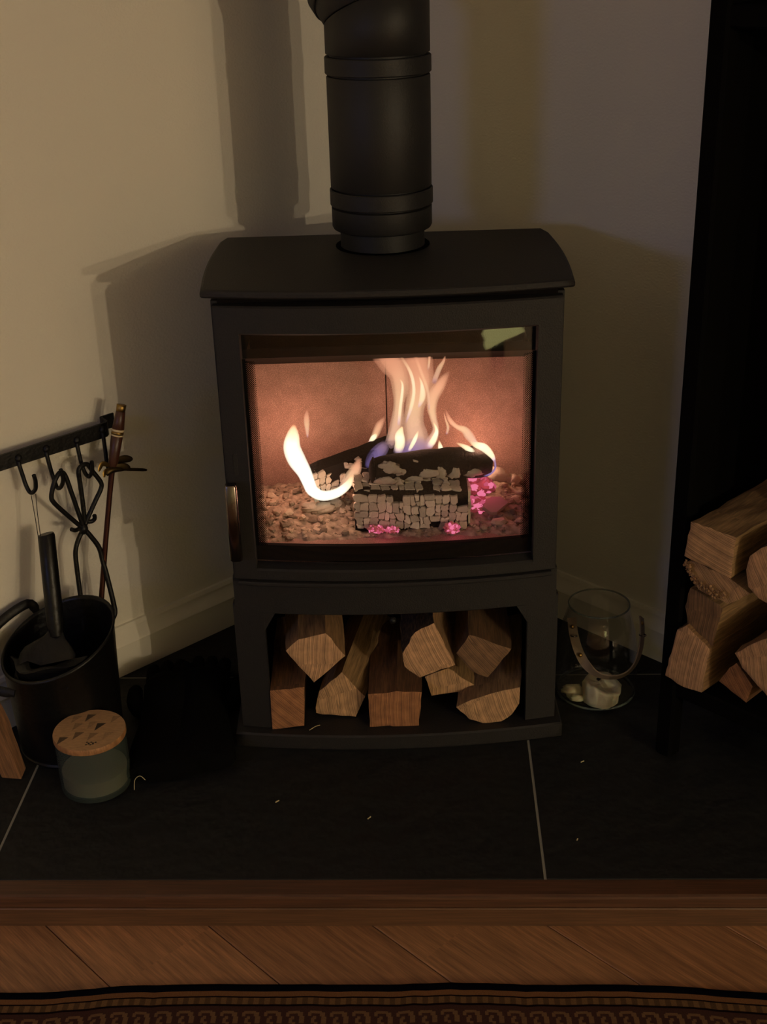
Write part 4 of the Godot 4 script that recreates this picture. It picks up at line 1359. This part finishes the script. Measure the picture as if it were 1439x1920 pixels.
func rack_and_logs() -> void:
	var o := CORNER
	var post := o + V * 0.958 + U * 0.262
	post.y = 0.0
	var t := thing("log_rack", "tall black steel log rack standing against the right wall", "log rack", at(post))
	var turn := Basis(V, Vector3.UP, -U)
	for k in 2:
		for s in 2:
			var p := o + V * (0.958 + 0.70 * k) + U * (0.262 - 0.225 * s)
			var g := Geo.new()
			g.box(p + Vector3(0, 1.0, 0), Vector3(0.017, 1.0, 0.017), turn, 0.005)
			put("post", g, M.rack, t)
	for s in 2:
		var g := Geo.new()
		g.box(o + V * (0.958 + 0.70 * s) + U * 0.15 + Vector3(0, 1.06, 0), Vector3(0.003, 0.93, 0.10), turn)
		put("side_panel", g, M.rack, t)
	var g := Geo.new()
	g.box(o + V * 1.308 + U * 0.030 + Vector3(0, 1.06, 0), Vector3(0.345, 0.93, 0.003), turn)
	put("back_panel", g, M.rack, t)
	for y in [0.148, 1.25]:
		g = Geo.new()
		g.box(o + V * 1.308 + U * 0.150 + Vector3(0, y, 0), Vector3(0.337, 0.016, 0.125), turn, 0.003)
		put("shelf", g, M.rack, t)
	var grp := "split logs stacked in the black rack"
	split_log("striped square-ended log at the bottom left of the rack", [Vector3(0.414, 0.272, -1.918), Vector3(0.426, 0.286, -1.907), Vector3(0.461, 0.26, -1.873), Vector3(0.455, 0.171, -1.878), Vector3(0.429, 0.167, -1.903), Vector3(0.402, 0.173, -1.93), Vector3(0.405, 0.197, -1.927)], U * -0.25, "pink", 121, grp, 0.0)
	split_log("small striped log on the shelf beside the bottom left log", [Vector3(0.48, 0.2, -1.868), Vector3(0.492, 0.234, -1.856), Vector3(0.501, 0.248, -1.848), Vector3(0.525, 0.217, -1.824), Vector3(0.519, 0.181, -1.831)], U * -0.24, "red", 122, grp, 0.8)
	split_log("big smooth-faced log at the right edge low in the rack", [Vector3(0.493, 0.275, -1.835), Vector3(0.508, 0.297, -1.82), Vector3(0.533, 0.326, -1.796), Vector3(0.564, 0.295, -1.766), Vector3(0.562, 0.21, -1.768), Vector3(0.542, 0.219, -1.788), Vector3(0.504, 0.254, -1.824)], U * -0.26, "pink", 123, grp, 0.4)
	split_log("dark-ended log with a pale split side above the bottom logs", [Vector3(0.425, 0.315, -1.922), Vector3(0.43, 0.353, -1.917), Vector3(0.471, 0.343, -1.877), Vector3(0.476, 0.338, -1.872), Vector3(0.466, 0.253, -1.882), Vector3(0.431, 0.281, -1.916)], U * -0.25, "brown/tan", 124, grp, 0.1)
	split_log("round pale-ended log at the right edge of the rack stack", [Vector3(0.495, 0.433, -1.826), Vector3(0.498, 0.46, -1.823), Vector3(0.511, 0.48, -1.811), Vector3(0.527, 0.493, -1.795), Vector3(0.547, 0.493, -1.775), Vector3(0.561, 0.471, -1.762), Vector3(0.562, 0.442, -1.761), Vector3(0.551, 0.408, -1.771), Vector3(0.532, 0.388, -1.79), Vector3(0.514, 0.393, -1.807), Vector3(0.5, 0.406, -1.821)], U * -0.26, "pink", 125, grp, 0.6, PackedInt32Array([0, 0, 0, 0, 0, 0, 0, 0, 0, 0, 0]), [0])
	var crumbly := split_log("thin log with a crumbly barked edge under the topmost log", [Vector3(0.416, 0.4, -1.916), Vector3(0.432, 0.411, -1.901), Vector3(0.476, 0.404, -1.858), Vector3(0.506, 0.389, -1.829), Vector3(0.479, 0.356, -1.855), Vector3(0.439, 0.362, -1.894)], U * -0.25, "tan", 126, grp, 0.9, PackedInt32Array([0, 1, 2, 3, 4, 5]), [4])
	var rng := RandomNumberGenerator.new()
	rng.seed = 5
	var crumbs := Geo.new()
	var rough := noise(88, 0.8, 3)
	var rim := [Vector3(0.415, 0.402, -1.904), Vector3(0.424, 0.386, -1.896), Vector3(0.436, 0.370, -1.884), Vector3(0.452, 0.365, -1.868), Vector3(0.474, 0.362, -1.847)]
	for k in 110:
		var f := rng.randf() * 3.99
		var p: Vector3 = Vector3(rim[int(f)]).lerp(rim[int(f) + 1], fmod(f, 1.0)) + Vector3(0, rng.randf_range(0.000, 0.018), 0) + U * 0.002
		var size := rng.randf_range(0.0010, 0.0034)
		crumbs.lump(p, Vector3(size, size, size), rough, 0.5, 4, 6, Basis.IDENTITY, true)
	tag(put("crumbly_bark", crumbs, M.pink_side, crumbly), "", "", "", "stuff")
	split_log("topmost big squared log of the stack in the rack", [Vector3(0.417, 0.486, -1.895), Vector3(0.477, 0.486, -1.836), Vector3(0.475, 0.412, -1.838), Vector3(0.412, 0.422, -1.9)], U * -0.27, "tan", 127, grp, 1.45)


# ------------------------------------------------------------------ fire tools on the left wall
func tools() -> void:
	var t := thing("hook_rail", "black iron hook rail screwed to the left wall", "hook rail", at(Vector3(-0.69, 0.53, -2.14)))
	var g := Geo.new()
	# the flat strap stands off the wall and its ends bend back to it
	var y0 := 0.5235
	var y1 := 0.5515
	var path := []
	for q in [[-0.065, 0.002], [-0.032, 0.002], [-0.024, 0.004], [-0.020, 0.012], [-0.018, 0.026], [-0.013, 0.033], [-0.004, 0.036], [0.10, 0.036], [0.212, 0.036], [0.223, 0.035], [0.229, 0.030], [0.231, 0.018], [0.233, 0.006], [0.238, 0.002], [0.262, 0.002]]:
		path.append(Vector3(-0.7365, 0, -2.0809) - V * 0.036 + V * q[1] - U * q[0] + U * 0.035)
	var rings := []
	for i in path.size():
		var d: Vector3 = (path[mini(i + 1, path.size() - 1)] - path[maxi(i - 1, 0)]).normalized()
		var w := d.cross(Vector3.UP) * 0.0025
		rings.append(PackedVector3Array([path[i] + w + Vector3(0, y0, 0), path[i] + w + Vector3(0, y1, 0), path[i] - w + Vector3(0, y1, 0), path[i] - w + Vector3(0, y0, 0)]))
	g.loft(rings, PackedInt32Array([0, 1, 2, 3]))
	put("strap", g, M.iron, t)
	for h in [[Vector3(-0.733, 0.533, -2.083), Vector3(-0.731, 0.525, -2.079), Vector3(-0.728, 0.506, -2.079), Vector3(-0.723, 0.485, -2.076), Vector3(-0.715, 0.475, -2.07), Vector3(-0.704, 0.484, -2.064), Vector3(-0.7, 0.501, -2.06), Vector3(-0.7, 0.515, -2.056)],
			[Vector3(-0.694, 0.534, -2.123), Vector3(-0.692, 0.525, -2.119), Vector3(-0.689, 0.499, -2.119), Vector3(-0.685, 0.478, -2.118), Vector3(-0.679, 0.466, -2.111), Vector3(-0.67, 0.471, -2.105), Vector3(-0.663, 0.488, -2.1), Vector3(-0.663, 0.509, -2.094)],
			[Vector3(-0.65, 0.532, -2.168), Vector3(-0.648, 0.524, -2.164), Vector3(-0.646, 0.503, -2.163), Vector3(-0.643, 0.486, -2.161), Vector3(-0.637, 0.473, -2.156), Vector3(-0.629, 0.471, -2.15), Vector3(-0.621, 0.487, -2.145), Vector3(-0.619, 0.504, -2.142)],
			[Vector3(-0.611, 0.537, -2.208), Vector3(-0.609, 0.526, -2.204), Vector3(-0.608, 0.5, -2.201), Vector3(-0.607, 0.477, -2.198), Vector3(-0.602, 0.467, -2.19), Vector3(-0.594, 0.47, -2.183)]]:
		g = Geo.new()
		g.tube(curve(h, 28), 0.0038, 10)
		var o := put("hook", g, M.iron, t)
		g = Geo.new()
		g.lump(h[0] + Vector3(0, 0.004, 0) + V * 0.002, Vector3(0.007, 0.007, 0.007), noise(3, 0.2), 0.1, 6, 10)
		put("rivet", g, M.iron, o)
	# the ash shovel on its string
	t = thing("ash_shovel", "black tube-handled ash shovel hung by a string into the bucket", "shovel", at(Vector3(-0.683, 0.233, -1.999)))
	g = Geo.new()
	g.tube([Vector3(-0.694, 0.401, -2.055), Vector3(-0.6935, 0.3985, -2.0545), Vector3(-0.689, 0.318, -2.029), Vector3(-0.684, 0.245, -2.003), Vector3(-0.682, 0.225, -1.996)], [0.0135, 0.0152, 0.0155, 0.0155, 0.012], 20)
	put("handle", g, M.bucket, t)
	for s in [[Vector3(-0.715, 0.4705, -2.07), Vector3(-0.71, 0.437, -2.058), Vector3(-0.706, 0.392, -2.047)], [Vector3(-0.705, 0.475, -2.066), Vector3(-0.703, 0.439, -2.053), Vector3(-0.701, 0.392, -2.045)]]:
		g = Geo.new()
		g.tube(curve(s, 8), 0.0007, 6)
		put("string", g, M.string, t)
	g = Geo.new()
	rings = []
	for i in 9:
		var f := i / 8.0
		var c := Vector3(-0.683, 0.235, -1.998).lerp(Vector3(-0.695, 0.165, -1.925), f)
		var w := lerpf(0.014, 0.055, smoothstep(0.0, 0.45, f))
		var r := PackedVector3Array()
		for s in 9:
			var k := s / 4.0 - 1.0
			r.append(c + Vector3(0.96, 0, 0.28) * w * k + Vector3(-0.12, 0.55, 0.8) * 0.016 * k * k * smoothstep(0.2, 0.6, f))
		for s in range(8, -1, -1):
			var k := s / 4.0 - 1.0
			r.append(c + Vector3(0.96, 0, 0.28) * w * k + Vector3(-0.12, 0.55, 0.8) * (0.016 * k * k * smoothstep(0.2, 0.6, f) - 0.0018))
		rings.append(r)
	g.loft(rings)
	put("pan", g, M.bucket, t)
	# scissor tongs on two hooks
	t = thing("fire_tongs", "black scissor tongs hanging from the two middle hooks", "tongs", at(Vector3(-0.646, 0.375, -2.128)))
	for q in [["handle", [Vector3(-0.645, 0.374, -2.124), Vector3(-0.648, 0.381, -2.122), Vector3(-0.666, 0.418, -2.1), Vector3(-0.680, 0.449, -2.083), Vector3(-0.6825, 0.463, -2.081), Vector3(-0.676, 0.486, -2.086), Vector3(-0.67, 0.498, -2.095), Vector3(-0.666, 0.4995, -2.103), Vector3(-0.661, 0.491, -2.109), Vector3(-0.655, 0.454, -2.113), Vector3(-0.644, 0.371, -2.125)], 0.0044], ["handle", [Vector3(-0.645, 0.366, -2.131), Vector3(-0.643, 0.418, -2.132), Vector3(-0.643, 0.466, -2.132), Vector3(-0.642, 0.490, -2.13), Vector3(-0.637, 0.498, -2.136), Vector3(-0.629, 0.496, -2.147), Vector3(-0.622, 0.480, -2.151), Vector3(-0.612, 0.456, -2.158), Vector3(-0.613, 0.443, -2.157), Vector3(-0.624, 0.422, -2.146), Vector3(-0.642, 0.386, -2.13), Vector3(-0.645, 0.374, -2.128)], 0.0044], ["leg", [Vector3(-0.645, 0.377, -2.13), Vector3(-0.655, 0.361, -2.119), Vector3(-0.662, 0.339, -2.11), Vector3(-0.663, 0.308, -2.106), Vector3(-0.662, 0.244, -2.1), Vector3(-0.662, 0.181, -2.093)], 0.0046], ["leg", [Vector3(-0.647, 0.383, -2.12), Vector3(-0.636, 0.361, -2.128), Vector3(-0.625, 0.332, -2.136), Vector3(-0.621, 0.304, -2.135), Vector3(-0.614, 0.268, -2.128), Vector3(-0.607, 0.223, -2.12), Vector3(-0.6055, 0.203, -2.115), Vector3(-0.612, 0.191, -2.104)], 0.0048], ["spur", [Vector3(-0.649, 0.382, -2.12), Vector3(-0.656, 0.382, -2.108), Vector3(-0.661, 0.388, -2.1)], 0.004], ["spur", [Vector3(-0.642, 0.389, -2.131), Vector3(-0.632, 0.387, -2.135), Vector3(-0.626, 0.392, -2.136), Vector3(-0.625, 0.4, -2.134)], 0.004]]:
		g = Geo.new()
		g.tube(curve(q[1], q[1].size() * 5), q[2], 10)
		put(q[0], g, M.iron, t)
	g = Geo.new()
	g.lump(Vector3(-0.646, 0.377, -2.124), Vector3(0.009, 0.011, 0.009), noise(4, 0.2), 0.1, 8, 12)
	put("pivot", g, M.iron, t)
	# the poker with a turned handle and a brass dragonfly
	t = thing("poker", "poker with a brown banded handle and a brass dragonfly guard", "poker", at(Vector3(-0.589, 0.48, -2.161)))
	var top := Vector3(-0.5635, 0.5965, -2.1875)
	var low := Vector3(-0.5875, 0.485, -2.162)
	var span := func(a: float, b: float, ra: float, rb: float, called: String, mat: Material, parent: Node3D, round_top := false) -> MeshInstance3D:
		var gg := Geo.new()
		var p := top.lerp(low, a)
		var q := top.lerp(low, b)
		gg.tube([p, p.lerp(q, 0.03), p.lerp(q, 0.5), p.lerp(q, 0.97), q], [ra * 0.86, ra, lerpf(ra, rb, 0.5), rb, rb * 0.9], 20)
		return put(called, gg, mat, parent)
	var hd: MeshInstance3D = span.call(0.10, 0.40, 0.0085, 0.0112, "handle", M.handle_wood, t)
	span.call(0.0, 0.115, 0.0088, 0.0085, "brass_cap", M.brass, hd)
	span.call(0.395, 0.430, 0.0116, 0.0116, "ivory_ring", M.ivory, hd)
	span.call(0.430, 0.480, 0.0114, 0.0114, "brass_ring", M.brass, hd)
	span.call(0.480, 0.505, 0.0114, 0.0113, "ivory_ring", M.ivory, hd)
	span.call(0.50, 1.0, 0.0110, 0.0088, "grip", M.handle_wood, t)
	g = Geo.new()
	g.tube([Vector3(-0.5875, 0.486, -2.162), Vector3(-0.598, 0.429, -2.155), Vector3(-0.614, 0.336, -2.142), Vector3(-0.631, 0.228, -2.127), Vector3(-0.643, 0.152, -2.112)], [0.0055, 0.0050, 0.0050, 0.0052, 0.0045], 10)
	put("shaft", g, M.copper, t)
	g = Geo.new()
	g.tube(curve([Vector3(-0.598, 0.477, -2.146), Vector3(-0.588, 0.482, -2.153), Vector3(-0.572, 0.477, -2.170), Vector3(-0.566, 0.472, -2.179), Vector3(-0.551, 0.465, -2.194), Vector3(-0.537, 0.457, -2.210)], 20), [0.005, 0.006, 0.0065, 0.0065, 0.0062, 0.006, 0.0055, 0.005, 0.0045, 0.004, 0.0035, 0.0032, 0.003, 0.003, 0.003, 0.003, 0.003, 0.003, 0.003, 0.0026, 0.002], 10)
	put("dragonfly_body", g, M.dark_brass, t)
	for w in [[Vector3(-0.585, 0.490, -2.160), Vector3(-0.572, 0.493, -2.177), Vector3(-0.556, 0.487, -2.191), 0.0075], [Vector3(-0.585, 0.486, -2.155), Vector3(-0.570, 0.483, -2.168), Vector3(-0.559, 0.474, -2.177), 0.0065], [Vector3(-0.590, 0.490, -2.153), Vector3(-0.600, 0.499, -2.142), Vector3(-0.606, 0.488, -2.132), 0.005], [Vector3(-0.590, 0.486, -2.151), Vector3(-0.597, 0.484, -2.140), Vector3(-0.598, 0.475, -2.135), 0.004]]:
		g = Geo.new()
		var r: float = w[3]
		g.tube(curve([w[0], w[1], w[2]], 10), [r * 0.3, r * 0.6, r * 0.8, r * 0.9, r, r, r, r * 0.95, r * 0.8, r * 0.6, r * 0.25], 12, 0.25, V)
		put("dragonfly_wing", g, M.dark_brass if w[3] > 0.0055 else M.brass, t)


func coal_bucket() -> void:
	var c := Vector3(-0.681, 0.0, -1.995)
	var t := thing("coal_bucket", "black metal coal bucket with a slanted rim standing by the left wall", "bucket", at(c))
	var rim := func(a: float, r: float) -> Vector3:
		var d := Vector3(cos(a) * r, 0, sin(a) * r)
		return c + d + Vector3(0, 0.219 + 0.24 * d.x - 0.26 * d.z, 0)
	var g := Geo.new()
	var rings := []
	# outside from the foot to the rim, over the rolled edge and down the inside
	for q in [[0.0, 0.096, 0.0], [0.0, 0.101, 0.006], [0.03, 0.100, 0.0], [0.06, 0.099, 0.0], [0.5, 0.103, 0.0], [0.97, 0.1075, 0.0], [0.99, 0.110, 0.0], [1.0, 0.110, 0.002], [1.0, 0.106, 0.003], [0.985, 0.1045, 0.0], [0.5, 0.100, 0.0], [0.10, 0.096, 0.0]]:
		var r := PackedVector3Array()
		for k in 56:
			var a := TAU * k / 56
			var top: Vector3 = rim.call(a, q[1] * 0.955)
			r.append(Vector3(top.x, top.y * q[0] + q[2], top.z))
		rings.append(r)
	g.loft(rings)
	put("shell", g, M.bucket, t)
	# a flat bail handle laid over to the left
	g = Geo.new()
	var p0: Vector3 = rim.call(deg_to_rad(228), 0.113)
	var p1: Vector3 = rim.call(deg_to_rad(118), 0.113)
	var rs := []
	var arc := curve([p0 + Vector3(0.014, 0.004, -0.002), p0 + Vector3(0.002, 0.026, 0.006), p0 + Vector3(-0.040, 0.010, 0.048), p0 + Vector3(-0.074, -0.022, 0.105), p1 + Vector3(-0.080, -0.012, -0.045), p1 + Vector3(-0.04, -0.008, -0.005), p1 + Vector3(-0.004, -0.012, 0.002)], 30)
	for k in arc.size():
		rs.append(0.009 if k > 1 and k < 29 else 0.007)
	g.tube(arc, rs, 12, 0.45, Vector3(0.3, 0.3, 0.9))
	put("handle", g, M.iron, t)
	# what is in it: a bent ash tray leaning inside the front
	var tray := thing("ash_tray", "thin dark metal tray leaning inside the front of the coal bucket", "tray", at(c + Vector3(0, 0.05, 0.03)))
	g = Geo.new()
	rings = []
	for y in [0.0, 1.0]:
		var r := PackedVector3Array()
		for s in 2:
			for k in 15:
				var kk := k if s == 0 else 14 - k
				var a := deg_to_rad(lerpf(40, 172, kk / 14.0))
				var rr: float = (0.089 if s == 0 else 0.0865) + 0.006 * sin(kk * 0.9) * y
				var top: Vector3 = rim.call(a, rr)
				r.append(Vector3(top.x, lerpf(0.05, top.y - 0.004 + 0.010 * sin(kk / 14.0 * PI), y), top.z - 0.008 * y * sin(kk / 14.0 * PI)))
		rings.append(r)
	g.loft(rings)
	put("sheet", g, M.bucket, tray)


func small_things() -> void:
	# candle jar
	var c := Vector3(-0.604, 0.0, -1.858)
	var t := thing("candle_jar", "frosted green candle jar with a printed wooden lid before the bucket", "candle jar", at(c))
	var g := Geo.new()
	g.lathe(c, [[0.054, 0.0005], [0.0595, 0.003], [0.0615, 0.009], [0.0615, 0.1035], [0.058, 0.1035], [0.058, 0.010], [0.054, 0.008]], 56)
	put("glass", g, M.frosted, t)
	g = Geo.new()
	g.lathe(c, [[0.054, 0.0105], [0.0565, 0.012], [0.0565, 0.040], [0.050, 0.0415], [0.02, 0.040]], 40)
	put("wax", g, M.wax, t)
	g = Geo.new()
	g.lathe(c, [[0.060, 0.1040], [0.0625, 0.1045], [0.0630, 0.106], [0.0630, 0.1140], [0.0622, 0.1158]], 64)
	var lid := put("lid", g, M.lid_side, t)
	g = Geo.new()
	var ring := PackedVector3Array()
	var grp := g.fresh()
	for k in 64:
		ring.append(c + Vector3(cos(TAU * k / 64) * 0.0622, 0.1159, sin(TAU * k / 64) * 0.0622))
	for k in 64:
		var a := ring[k]
		var b := ring[(k + 1) % 64]
		var m := c + Vector3(0, 0.1159, 0)
		var q := []
		for p in [m, a, b]:
			q.append(Vector2(0.5 + (p.x - c.x) / 0.1246, 0.5 + (p.z - c.z) / 0.1246))
		g.tri(m, a, b, grp, q[0], q[1], q[2])
	put("lid_print", g, M.lid_top, lid, false)
	# the glass lantern with its leather strap and the burnt-down candle inside
	c = Vector3(0.313, 0.0, -2.150)
	t = thing("glass_lantern", "round clear glass lantern with a leather strap right of the stove", "lantern", at(c))
	g = Geo.new()
	g.lathe(c, [[0.055, 0.001], [0.0715, 0.003], [0.0765, 0.010], [0.0785, 0.030], [0.0790, 0.060], [0.0770, 0.100], [0.0710, 0.140], [0.0635, 0.168], [0.0590, 0.186], [0.0585, 0.195], [0.0560, 0.195], [0.0565, 0.186], [0.0610, 0.167], [0.0685, 0.139], [0.0745, 0.099], [0.0765, 0.060], [0.0760, 0.030], [0.0740, 0.013], [0.068, 0.007], [0.02, 0.006]], 64)
	var glass := put("glass", g, M.clear_glass, t)
	for q in [[0.0573, 0.1955, 0.0017], [0.0745, 0.006, 0.0022]]:
		g = Geo.new()
		var prof := []
		for k in 9:
			prof.append([q[0] + q[2] * cos(TAU * k / 8), q[1] + q[2] * sin(TAU * k / 8)])
		g.lathe(c, prof, 64, false)
		put("rim", g, M.rim_glass, glass)
	g = Geo.new()
	var path := []
	var hub := Vector3(0.328, 0.166, -2.148)
	for i in 33:
		var a := PI * i / 32.0
		path.append(hub + Vector3(-0.066 * signf(cos(a)) * pow(absf(cos(a)), 0.85), 0, 0) + Vector3(0, -0.072, 0.098) * pow(sin(a), 0.9))
	var rings := []
	for i in path.size():
		var d: Vector3 = (path[mini(i + 1, 32)] - path[maxi(i - 1, 0)]).normalized()
		var f := i / 32.0
		var w := Vector3(0.95, 0.2, -0.1).lerp(Vector3(0, 0.8, 0.6), smoothstep(0.12, 0.5, f)).lerp(Vector3(-0.5, 0.55, 0.6), smoothstep(0.5, 0.9, f))
		w = (w - d * w.dot(d)).normalized() * 0.0085
		var nn := d.cross(w).normalized() * 0.0013
		rings.append(PackedVector3Array([path[i] - w - nn, path[i] + w - nn, path[i] + w + nn, path[i] - w + nn]))
	g.loft(rings, PackedInt32Array([0, 1, 2, 3]))
	var strap := put("strap", g, M.leather, t)
	for q in [[Vector3(0.2615, 0.158, -2.128), 0.0042], [Vector3(0.273, 0.122, -2.084), 0.0042], [Vector3(0.3935, 0.160, -2.135), 0.004]]:
		g = Geo.new()
		g.lump(q[0], Vector3.ONE * q[1], noise(5, 0.1), 0.0, 8, 12)
		put("rivet", g, M.brass, strap)
	for s in [-1.0, 1.0]:
		g = Geo.new()
		var loop := []
		var lc := Vector3(0.328 + s * 0.0645, 0.146, -2.115)
		for k in 13:
			loop.append(lc + Vector3(s * 0.006 * cos(TAU * k / 12), 0.004 * sin(TAU * k / 12), 0.011 * sin(TAU * k / 12)))
		g.tube(loop, 0.0013, 8)
		put("buckle", g, M.chrome, strap)
	t = thing("pillar_candle", "burnt-down cream candle with a sagging rim inside the glass lantern", "candle", at(Vector3(0.318, 0.006, -2.108)))
	g = Geo.new()
	var nz := noise(81, 0.6, 2)
	rings = []
	for q in [[0.031, 0.007], [0.0345, 0.009], [0.0345, 0.022], [0.0350, 0.036], [0.0355, 0.046], [0.033, 0.051], [0.026, 0.050], [0.016, 0.046], [0.004, 0.045]]:
		var r := PackedVector3Array()
		for k in 36:
			var a := TAU * k / 36
			var sag := 1.0 if q[1] < 0.03 else (1.0 + 0.14 * nz.get_noise_2d(cos(a) * 3.0, sin(a) * 3.0) + 0.13 * maxf(0.0, cos(a - 0.3)))
			var dip: float = -0.014 * maxf(0.0, cos(a - 0.4)) * smoothstep(0.03, 0.05, q[1])
			r.append(Vector3(0.318 + cos(a) * q[0] * sag, q[1] + dip + 0.003 * nz.get_noise_2d(a * 2.0, q[1] * 60.0), -2.108 + sin(a) * q[0] * sag))
		rings.append(r)
	g.loft(rings)
	put("wax", g, M.wax, t)
	g = Geo.new()
	g.tube([Vector3(0.312, 0.046, -2.116), Vector3(0.317, 0.051, -2.118), Vector3(0.326, 0.052, -2.123)], [0.0035, 0.003, 0.0012], 8)
	put("wick", g, M.wick, t)
	g = Geo.new()
	g.lump(Vector3(0.268, 0.016, -2.128), Vector3(0.020, 0.012, 0.016), nz, 0.5, 10, 14)
	g.lump(Vector3(0.276, 0.012, -2.108), Vector3(0.017, 0.007, 0.010), nz, 0.5, 8, 12)
	tag(put("wax_lump", g, M.wax), "broken lump of cream wax left of the candle in the lantern", "wax")
	# a pair of black stove gloves lying on the hearth
	for k in 2:
		var cuff := Vector3(-0.487, 0.0, -1.862) if k == 0 else Vector3(-0.425, 0.0, -1.885)
		var tip := Vector3(-0.530, 0.0, -2.235) if k == 0 else Vector3(-0.468, 0.0, -2.245)
		glove(cuff, tip, -1.0 if k == 0 else 1.0, 0.0 if k == 0 else 0.002, "black stove glove lying " + ("nearer the candle jar" if k == 0 else "nearer the stove") + " with its fingers to the wall")
	# the log leaning at the left edge
	split_log("reddish split log leaning at the far left beside the coal bucket", [Vector3(-0.775, 0.012, -1.862), Vector3(-0.745, 0.001, -1.872), Vector3(-0.740, 0.012, -1.890), Vector3(-0.762, 0.030, -1.905), Vector3(-0.800, 0.035, -1.890)], Vector3(-0.075, 0.205, -0.065), "red", 91, "", 0.4, PackedInt32Array(), [], 1.25)
	# bits of straw and splinters
	var bits := [[[Vector3(-0.533, 0.002, -1.838), Vector3(-0.531, 0.020, -1.842), Vector3(-0.522, 0.026, -1.846), Vector3(-0.514, 0.016, -1.848)], "thin curled wood shaving beside the candle jar"], [[Vector3(-0.382, 0.001, -1.915), Vector3(-0.391, 0.006, -1.930), Vector3(-0.380, 0.010, -1.948)], "pale curled thread at the corner of the gloves"], [[Vector3(-0.232, 0.034, -1.972), Vector3(-0.222, 0.035, -1.982), Vector3(-0.214, 0.034, -1.988)], "pale splinter on the front of the stove base"], [[Vector3(0.062, 0.034, -2.055), Vector3(0.078, 0.036, -2.050), Vector3(0.092, 0.038, -2.058)], "pale splinter lying inside the log store"], [[Vector3(-0.279, 0.001, -1.803), Vector3(-0.273, 0.002, -1.807)], "speck of pale wood on the slate before the stove"], [[Vector3(-0.117, 0.001, -1.757), Vector3(-0.112, 0.002, -1.762)], "pale splinter on the slate below the middle of the stove"], [[Vector3(0.260, 0.001, -1.915), Vector3(0.266, 0.002, -1.918)], "pale splinter on the slate right of the stove"], [[Vector3(0.230, 0.001, -1.700), Vector3(0.232, 0.0025, -1.703)], "pale crumb on the right slate tile"]]
	for b in bits:
		g = Geo.new()
		g.tube(curve(b[0], 12), 0.0007 if b[0].size() > 2 else 0.0011, 6)
		tag(put("wood_splinter", g, M.straw), b[1], "splinter")


func glove(cuff: Vector3, tip: Vector3, side: float, lift: float, label: String) -> void:
	var t := thing("stove_glove", label, "glove", at((cuff + tip) * 0.5), "black stove gloves on the hearth")
	var d := (tip - cuff).normalized()
	var w := d.cross(Vector3.UP)
	var len := cuff.distance_to(tip)
	var g := Geo.new()
	var rings := []
	var n := noise(95, 1.0, 2)
	for q in [[0.0, 0.066, 0.020], [0.02, 0.068, 0.023], [0.22, 0.060, 0.024], [0.42, 0.050, 0.026], [0.55, 0.048, 0.030], [0.70, 0.052, 0.030], [0.78, 0.048, 0.026], [0.80, 0.040, 0.018]]:
		var r := PackedVector3Array()
		for k in 24:
			var a := TAU * k / 24
			r.append(cuff + d * len * q[0] + w * cos(a) * q[1] + Vector3.UP * (lift + q[2] * (1.0 + sin(a)) * 0.98 + 0.002 + 0.003 * n.get_noise_2d(a * 3.0, q[0] * 20.0) * maxf(0.0, sin(a))))
		rings.append(r)
	g.loft(rings.slice(0, 4), PackedInt32Array(), true, false)
	put("cuff", g, M.glove, t, false)
	g = Geo.new()
	g.loft(rings.slice(3), PackedInt32Array(), false, true)
	for k in 4:
		var off := (k - 1.5) * 0.0235
		var lng: float = [0.20, 0.235, 0.24, 0.19][k] if side < 0 else [0.19, 0.24, 0.235, 0.20][k]
		var a := cuff + d * len * 0.72 + w * off + Vector3(0, 0.022 + lift, 0)
		var b := cuff + d * len * (0.76 + lng) + w * off * 1.15 + Vector3(0, 0.020 + lift, 0)
		g.tube([a, a.lerp(b, 0.3) + Vector3(0, 0.004, 0), a.lerp(b, 0.65) + Vector3(0, 0.006, 0), a.lerp(b, 0.92), b], [0.014, 0.0145, 0.014, 0.012, 0.006], 12)
	var a := cuff + d * len * 0.50 + w * 0.035 * side + Vector3(0, 0.022 + lift, 0)
	g.tube(curve([a, a + w * 0.028 * side + d * 0.03, a + w * 0.035 * side + d * 0.075, a + w * 0.030 * side + d * 0.095], 8), [0.016, 0.017, 0.017, 0.016, 0.016, 0.015, 0.014, 0.012, 0.006], 12)
	put("palm_and_fingers", g, M.glove, t, false)


func _ready() -> void:
	camera_and_light()
	make_materials()
	walls()
	floors()
	hearth()
	stove()
	flue()
	rack_and_logs()
	rug()
	lamps()
	store_logs()
	coal_bucket()
	tools()
	small_things()
	fire_bed()
	burning_logs()
	flames()
